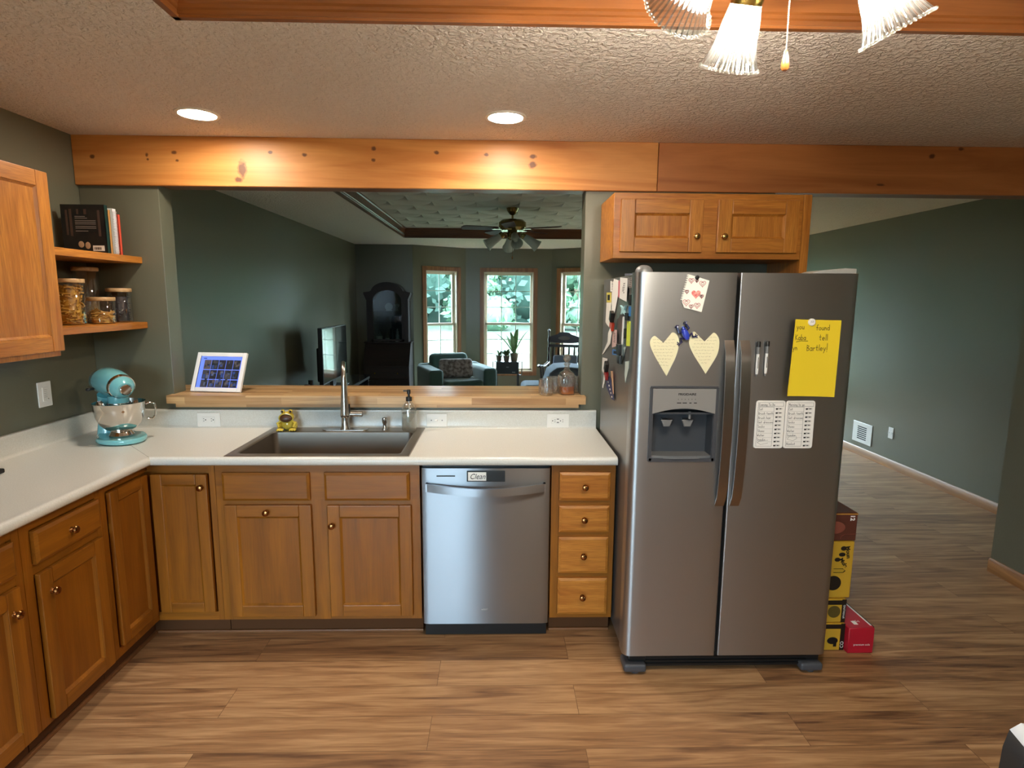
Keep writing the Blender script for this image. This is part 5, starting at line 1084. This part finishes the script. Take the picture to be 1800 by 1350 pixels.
bmesh.ops.remove_doubles(mb.bm, verts=mb.bm.verts, dist=1e-5); bmesh.ops.recalc_face_normals(mb.bm, faces=mb.bm.faces)
obj('handle', mb, (mat('handle_grey', 'cfd6de', .35), mat('handle_dark', '26282a', .5)), t)
t = thing('butter_dish', 'white covered dish on the left worktop, cut by the frame edge', 'dish', (.112, -.965, CT+.001))
obj('tray', MB().box(-.075, .078, -.10, .10, 0, .02, .006, 2), BLACKP, t); obj('cover', MB().box(-.07, .072, -.09, .095, .02, .062, .014, 3), WHITEP, t)
# ================================================================ living room
MAHOG = {a: wood('mahogany', '26120f', '140908', a, 1, .6, .2, None, 0) for a in 'xyz'}
DKG_F = mat('green_fabric', '3f5c56', .85, bump=(260, .25), sheen=.3)
# --- secretary cabinet with arched glass door
t = thing('display_cabinet', 'tall dark secretary cabinet with an arched glass door in the far corner', 'cabinet', (.520, 5.70, 0))
mb = MB(); mb.box(-.345, .345, -.20, .22, 0, .62, .004, 1)
mb.prism([(-.20, .62), (-.20, .63), (.0, .955), (.22, .955), (.22, .62)], -.345, .345, 'yz'); mb.box(-.36, .36, -.03, .225, .955, .975, .003, 1); obj('desk', mb, MAHOG['x'], t)
for k in range(3): mb = MB(); mb.box(-.31, .31, -.212, -.20, .06+k*.185, .225+k*.185, .004, 1); d_ = obj('drawer', mb, MAHOG['x'], t); [obj('drawer_pull', MB().ell((sx*.17, -.22, .145+k*.185), .012), BRONZE, d_) for sx in (-1, 1)]
n = 20; arch = [(.30*math.cos(R(180-180*i/n)), 1.69+.17*math.sin(R(180*i/n))) for i in range(n+1)]
mb = MB(); mb.box(-.315, -.245, .0, .21, .975, 1.70); mb.box(.245, .315, .0, .21, .975, 1.70); mb.box(-.315, .315, .195, .215, .975, 1.70); mb.prism([(-.315, 1.68)]+[(x*.86, z) for x, z in arch]+[(.315, 1.68)], .195, .215, 'xz'); obj('case', mb, MAHOG['z'], t)
mb = MB(); outer = [(-.352, 1.700), (-.352, 1.722), (-.26, 1.735)]+[(.24*math.cos(R(170-160*i/n)), 1.722+.155*math.sin(R(10+160*i/n))) for i in range(n+1)]+[(.26, 1.735), (.352, 1.722), (.352, 1.700)]
inner = [(.235, 1.61)]+[(.215*math.cos(R(10+160*i/n)), 1.60+.155*math.sin(R(10+160*i/n))) for i in range(n+1)]+[(-.235, 1.61)]
mb.prism(outer+[(.315, 1.61)]+inner+[(-.315, 1.61)], -.02, .20, 'xz'); obj('arched_crown', mb, MAHOG['x'], t)
mb = MB(); mb.box(-.25, -.215, -.012, .004, .985, 1.66); mb.box(.215, .25, -.012, .004, .985, 1.66); mb.box(-.25, .25, -.012, .004, .985, 1.015); dr_ = obj('door', mb, MAHOG['z'], t)
obj('glass_pane', MB().prism([(-.22, 1.01), (.22, 1.01), (.22, 1.62)]+[(.215*math.cos(R(10+160*i/n)), 1.60+.155*math.sin(R(10+160*i/n))) for i in range(n+1)]+[(-.22, 1.62)], -.006, -.003, 'xz'), glass('cabinet_glass', 'c8d4d8', .06, .02), dr_)
mb = MB(); mb.box(-.245, .245, .0, .195, 1.235, 1.247); mb.box(-.245, .245, .0, .195, 1.43, 1.442); obj('shelf', mb, MAHOG['x'], t)
PALE = mat('pale_china', 'b9b6a8', .3); SMOKE = mat('bottle_glass', '52564e', .15)
def small(name, label, cat, dx, z, prof, m, grp): t2 = thing(name, label, cat, (.52+dx, 5.76, z), 0, grp); obj('body', MB().lathe(prof, 16), m, t2); return t2
BZ = .9755
b1 = small('liquor_bottle', 'squat pale-labelled bottle, leftmost in the dark cabinet', 'bottle', -.14, BZ, [(.045, 0), (.045, .10), (.015, .125), (.013, .16)], SMOKE, 'bottles in the dark cabinet'); obj('bottle_label', MB().open().lathe([(.0458, .015), (.0458, .085)], 16), PALE, b1)
b1 = small('liquor_bottle', 'small dark bottle with a white label in the middle of the cabinet floor', 'bottle', -.02, BZ, [(.032, 0), (.032, .08), (.012, .11), (.011, .15)], SMOKE, 'bottles in the dark cabinet'); obj('bottle_label', MB().open().lathe([(.0326, .012), (.0326, .055)], 16), PALE, b1)
small('liquor_bottle', 'slender dark bottle beside the ribbed decanter', 'bottle', .06, BZ, [(.02, 0), (.02, .12), (.009, .15), (.009, .19)], SMOKE, 'bottles in the dark cabinet')
small('liquor_bottle', 'ribbed clear decanter, rightmost bottle in the dark cabinet', 'bottle', .135, BZ, [(.035, 0), (.036, .03), (.024, .06), (.03, .09), (.018, .12), (.022, .15), (.010, .17), (.014, .195)], PALE, 'bottles in the dark cabinet')
t2 = thing('china_plate', 'pale round plate with stand on the upper cabinet shelf', 'plate', (.53, 5.79, 1.4425)); mb = MB(); mb.M = Matrix.Translation((0, 0, .062)) @ Matrix.Rotation(R(80), 4, 'X'); mb.lathe([(.02, 0), (.058, .008), (.06, .011)], 24); obj('plate', mb, PALE, t2); obj('stand', MB().box(-.045, .045, -.015, .02, 0, .014), PALE, t2)
t2 = thing('china_figurine', 'small white flowered figurine at the upper right of the cabinet', 'figurine', (.655, 5.78, 1.4425)); mb = MB(); mb.lathe([(.03, 0), (.012, .02), (.010, .05), (.03, .07)], 14); [mb.ell((.025*math.cos(a), .02*math.sin(a), .085+.01*(a % 2)), .016, 8, 6) for a in range(7)]; obj('body', mb, PALE, t2)
for i, dx in enumerate((-.14, 0, .13)): small('wine_glass', ('left', 'middle', 'right')[i]+' stemmed glass of the three on the lower cabinet shelf', 'glass', dx, 1.2475, [(.028, 0), (.004, .006), (.004, .05), (.026, .07), (.03, .11)], glass('dim_glass', 'e8eef0', .2, .05), 'stemmed glasses in the cabinet')
# --- armchair with cushion
t = thing('armchair', 'green upholstered armchair by the bay windows', 'armchair', (1.60, 5.02, 0), R(20))
mb = MB(); mb.box(-.30, .30, -.40, .36, .10, .40, .03, 3); obj('seat_base', mb, DKG_F, t)
for s_ in (-1, 1): obj('armrest', MB().box(s_*.285, s_*.48, -.44, .40, .06, .685, .045, 4), DKG_F, t)
obj('backrest', MB().box(-.46, .46, .26, .46, .10, .70, .05, 4), DKG_F, t)
mb = MB(); mb.box(-.295, .275, .10, .29, .46, .875, .07, 5); c_ = obj('back_cushion', mb, DKG_F, t); c_.rotation_euler = (R(-8), 0, 0); c_.location = (0, .06, 0)
obj('seat_cushion', MB().box(-.28, .28, -.45, .20, .40, .53, .05, 4), DKG_F, t)
for x in (-.40, .40):
    for y in (-.36, .38): obj('foot', MB().box(x-.03, x+.03, y-.03, y+.03, 0, .07), BLACK, t)
t = thing('throw_pillow', 'grey and brown patterned lumbar pillow on the green armchair', 'pillow', (1.62, 4.90, .535), rot=(R(-18), 0, R(14)))
mb = MB(); mb.box(-.24, .24, -.055, .055, 0, .27, .05, 5); obj('cover', mb, mat('pillow_weave', '6d625f', .9, var=(22, 'b3aaa8'), bump=(150, .3)), t)
# --- plant table
t = thing('plant_table', 'black two-tier plant table in front of the middle window', 'table', (2.35, 5.70, 0))
mb = MB(); mb.box(-.175, .175, -.13, .13, .50, .685, .004, 1); obj('cabinet_box', mb, BLACKP, t)
for x in (-.165, .165):
    for y in (-.12, .12): obj('leg', MB().box(x-.013, x+.013, y-.013, y+.013, 0, .50), BLACKP, t)
for s_ in (-1, 1): obj('side_rail', MB().tube([(s_*.175, 0, .47), (s_*.225, 0, .47), (s_*.225, 0, .68), (s_*.175, 0, .68)], .007, 8), BLACKP, t)
obj('name_plate', MB().box(-.02, .02, -.134, -.129, .60, .612), MGREY, t); obj('latch', MB().box(.07, .12, -.134, -.129, .52, .535), MGREY, t)
GREEN = mat('plant_leaf', '4d6b3c', .45, var=(30, '6d8a58')); POT = mat('clay_pot', '8c7a66', .6)
def leaf(mb, p0, az, length, width, lean, curl=.3):
    n = 7; pts = []
    for i in range(n+1):
        u = i/n; r = length*(math.sin(lean)*u+curl*u*u*math.sin(lean)); z = length*(math.cos(lean)*u-curl*.6*u*u*u); wd_ = width*math.sin(math.pi*min(.97, u*.93+.06))**.7
        c = Vector(p0)+Vector((r*math.cos(az), r*math.sin(az), z)); sd = Vector((-math.sin(az), math.cos(az), 0))*wd_*.5
        pts += [c-sd, c+Vector((0, 0, -wd_*.12)), c+sd]
    mb.add(pts, [(3*i+j, 3*i+j+1, 3*i+j+4, 3*i+j+3) for i in range(n) for j in (0, 1)])
def plant(label, x, y, z, pot, leaves, seed):
    t = thing('potted_plant', label, 'plant', (x, y, z), 0, 'plants on the black table'); rr = random.Random(seed)
    obj('pot', MB().lathe([(pot*.7, 0), (pot*.8, .01), (pot, pot*1.7), (pot*1.05, pot*1.75), (pot*1.05, pot*2.0), (pot*.9, pot*2.0), (pot*.85, pot*1.8)], 20), POT, t)
    mb = MB()
    for k in range(leaves[0]): leaf(mb, (rr.uniform(-.015, .015), rr.uniform(-.015, .015), pot*1.8), rr.uniform(0, 6.28), leaves[1]*rr.uniform(.65, 1.05), leaves[2], R(rr.uniform(*leaves[3])), leaves[4])
    obj('foliage', mb, GREEN, t); return t
plant('tall sword-leaved plant in a clay pot at the right of the black table', 2.455, 5.70, .6855, .062, (13, .48, .055, (4, 38), .25), 4)
plant('bushy small plant at the left end of the black table', 2.22, 5.71, .6855, .045, (26, .20, .03, (20, 80), .5), 5)
plant('low pale-leaved plant between the bushy one and the tall one', 2.335, 5.68, .6855, .048, (22, .16, .05, (25, 85), .4), 6)
# --- rocking chair
DW = {a: wood('dark_chair_wood', '3a2218', '20110c', a, 1, .3, .2) for a in 'xyz'}
t = thing('rocking_chair', 'dark wooden rocking chair with a carved crest and turned posts', 'rocking chair', (3.12, 5.15, 0), R(-14))
obj('seat', MB().box(-.25, .25, -.24, .24, .42, .455, .015, 3), DW['x'], t)
for s_ in (-1, 1):
    P0, P1 = Vector((s_*.215, .20, .45)), Vector((s_*.235, .36, 1.17)); mb = MB(); m_ = 15
    mb.tube([P0.lerp(P1, i/m_) for i in range(m_+1)]+[tuple(P1+Vector((0, .004, .02)))], [.016+.006*math.sin(i*2.2) for i in range(m_+1)]+[.004], 10); obj('back_post', mb, DW['z'], t)
    obj('armrest', MB().tube([(s_*.225, .26, .70), (s_*.25, .10, .665), (s_*.265, -.10, .67), (s_*.27, -.24, .70), (s_*.268, -.29, .69)], [.018, .022, .026, .028, .018], 10, flat=(1.3, .7)), DW['y'], t)
    obj('arm_spindle', MB().tube([(s_*.265, -.20, .68), (s_*.245, -.19, .44)], [.012, .016], 8), DW['z'], t); obj('arm_spindle', MB().tube([(s_*.26, -.02, .66), (s_*.24, -.02, .44)], [.011, .013], 8), DW['z'], t)
    for y in (-.18, .18): obj('leg', MB().tube([(s_*.20, y, .43), (s_*.23, y*1.1, .22), (s_*.24, y*1.2, .06)], [.02, .024, .016], 10), DW['z'], t)
    obj('rocker', MB().tube([(s_*.24, -.40, .085), (s_*.24, -.2, .035), (s_*.24, .0, .021), (s_*.24, .2, .035), (s_*.24, .46, .10)], .02, 8, flat=(.7, 1)), DW['y'], t)
mb = MB(); n = 18; top = [(-.235+.47*i/n, 1.075+.055*math.sin(math.pi*i/n)+(.02 if 5 < i < 13 else 0)) for i in range(n+1)]; mb.M = Matrix.Translation((0, .335, 0)) @ Matrix.Rotation(R(-12), 4, 'X') @ Matrix.Translation((0, 0, 0))
mb = MB(); mb.prism(top+[(.235, 1.0), (.12, .985), (-.12, .985), (-.235, 1.0)], .325, .343, 'xz', .004, 1); obj('crest_rail', mb, DW['x'], t)
mb = MB(); mb.prism([(.09*math.cos(a)*1.0, 1.06+.03*math.sin(a)) for a in [6.283*i/16 for i in range(16)]], .320, .326, 'xz'); obj('carving', mb, mat('carving_worn', '7a6a5c', .5), t)
obj('back_rail', MB().box(-.225, .225, .30, .316, .925, .965, .004, 1), DW['x'], t)
for k in range(5): x = -.16+k*.08; obj('spindle', MB().tube([(x*.95, .215, .455), (x, .25, .65), (x, .30, .93)], [.008, .016, .008], 8, flat=(1.4, .6)), DW['z'], t)
t = thing('seat_cushion', 'blue-grey cushion leaning on the rocking chair back', 'cushion', (3.135, 5.10, .457), rot=(R(-14), 0, R(-14))); obj('cover', MB().box(-.16, .20, .075, .135, 0, .40, .028, 4), mat('bluegrey_fabric', '7f8a98', .9, bump=(200, .2)), t)
BG = mat('greyblue_upholstery', '66707c', .9, bump=(220, .2))
t = thing('accent_chair', 'low blue-grey upholstered chair seen over the ledge left of the tumblers', 'chair', (2.86, 4.12, 0))
obj('seat', MB().box(-.36, .10, -.26, .30, .12, .575, .07, 5), BG, t)
mb = MB(); mb.M = Matrix.Translation((.12, -.02, 0)); mb.prism([(-.18, .12), (-.19, .58), (-.14, .74), (-.05, .805), (.08, .815), (.26, .80), (.30, .72), (.30, .12)], -.30, .30, 'xz', .05, 3); obj('backrest', mb, BG, t)
for x in (-.3, .36):
    for y in (-.22, .24): obj('leg', MB().tube([(x, y, .13), (x, y, 0)], [.02, .013], 8), DW['z'], t)
# --- television
t = thing('tv_stand', 'low black television stand along the living room side wall', 'tv stand', (.27, 3.62, 0))
mb = MB(); mb.box(-.20, .20, -.95, .98, .56, .60, .006, 2); mb.box(-.20, .20, -.95, .98, .30, .33); mb.box(-.20, .20, -.95, .98, .06, .10)
for y in (-.94, -.02, .93): mb.box(-.19, .19, y, y+.03, .0, .57)
obj('cabinet', mb, BLACKP, t)
obj('glass_top', MB().box(-.205, .215, -.96, .99, .6005, .612, .002, 1), mat('black_glass', '101318', .06, coat=1), t); obj('glass_shelf', MB().box(-.19, .21, -.94, .97, .52, .53), MC['black_glass'], t)
t = thing('television', 'flat television standing side-on, its screen mirroring a window', 'television', (.31, 3.53, .6125), R(90))
obj('panel', MB().box(-.50, .50, -.012, .035, .085, .700, .006, 2), BLACKP, t); obj('rear_housing', MB().box(-.40, .40, .03, .09, .10, .48, .02, 3), BLACKP, t); obj('screen', MB().box(-.488, .488, -.0135, -.011, .10, .688), mat('screen_gloss', '06080a', .03, coat=1), t)
mb = MB(); mb.box(-.23, .23, -.10, .14, 0, .012, .004, 2); mb.box(-.06, .06, .012, .05, .01, .14); obj('stand', mb, BLACKP, t)
for y, h_, lb in ((2.735, .135, 'small black object on the television stand, nearest the kitchen'), (2.86, .165, 'slightly taller black object on the stand next to the television')):
    t = thing('black_candlestick', lb, 'ornament', (.24, y, .6125), 0, 'small black ornaments on the stand'); obj('body', MB().lathe([(.035, 0), (.03, .01), (.012, .02), (.012, h_*.6), (.028, h_*.62), (.028, h_)], 16), BLACK, t)
fan('ceiling_fan', 'brass ceiling fan with unlit tulip shades in the living room', 2.353, 3.10, TZ, wood('far_blade', '4a2018', '30140e', 'x', 1, .6, .2, None, 0), metal('dull_brass', '9a8a5a', .25), mat('milk_shade', 'b8c0b4', .3, coat=.3), mat('bulb_off', 'c8ccc4', .3), -.285, .12, .275, -.390, 8, -25, -.185, .145)
o = bpy.data.objects['ceiling_fan.001']; mb = MB(); mb.tube([(0, -.02, -.33), (0, -.02, -.50)], .0015, 6); mb.ell((0, -.02, -.515), (.007, .007, .018)); obj('pull_chain', mb, OLDBRASS, o)
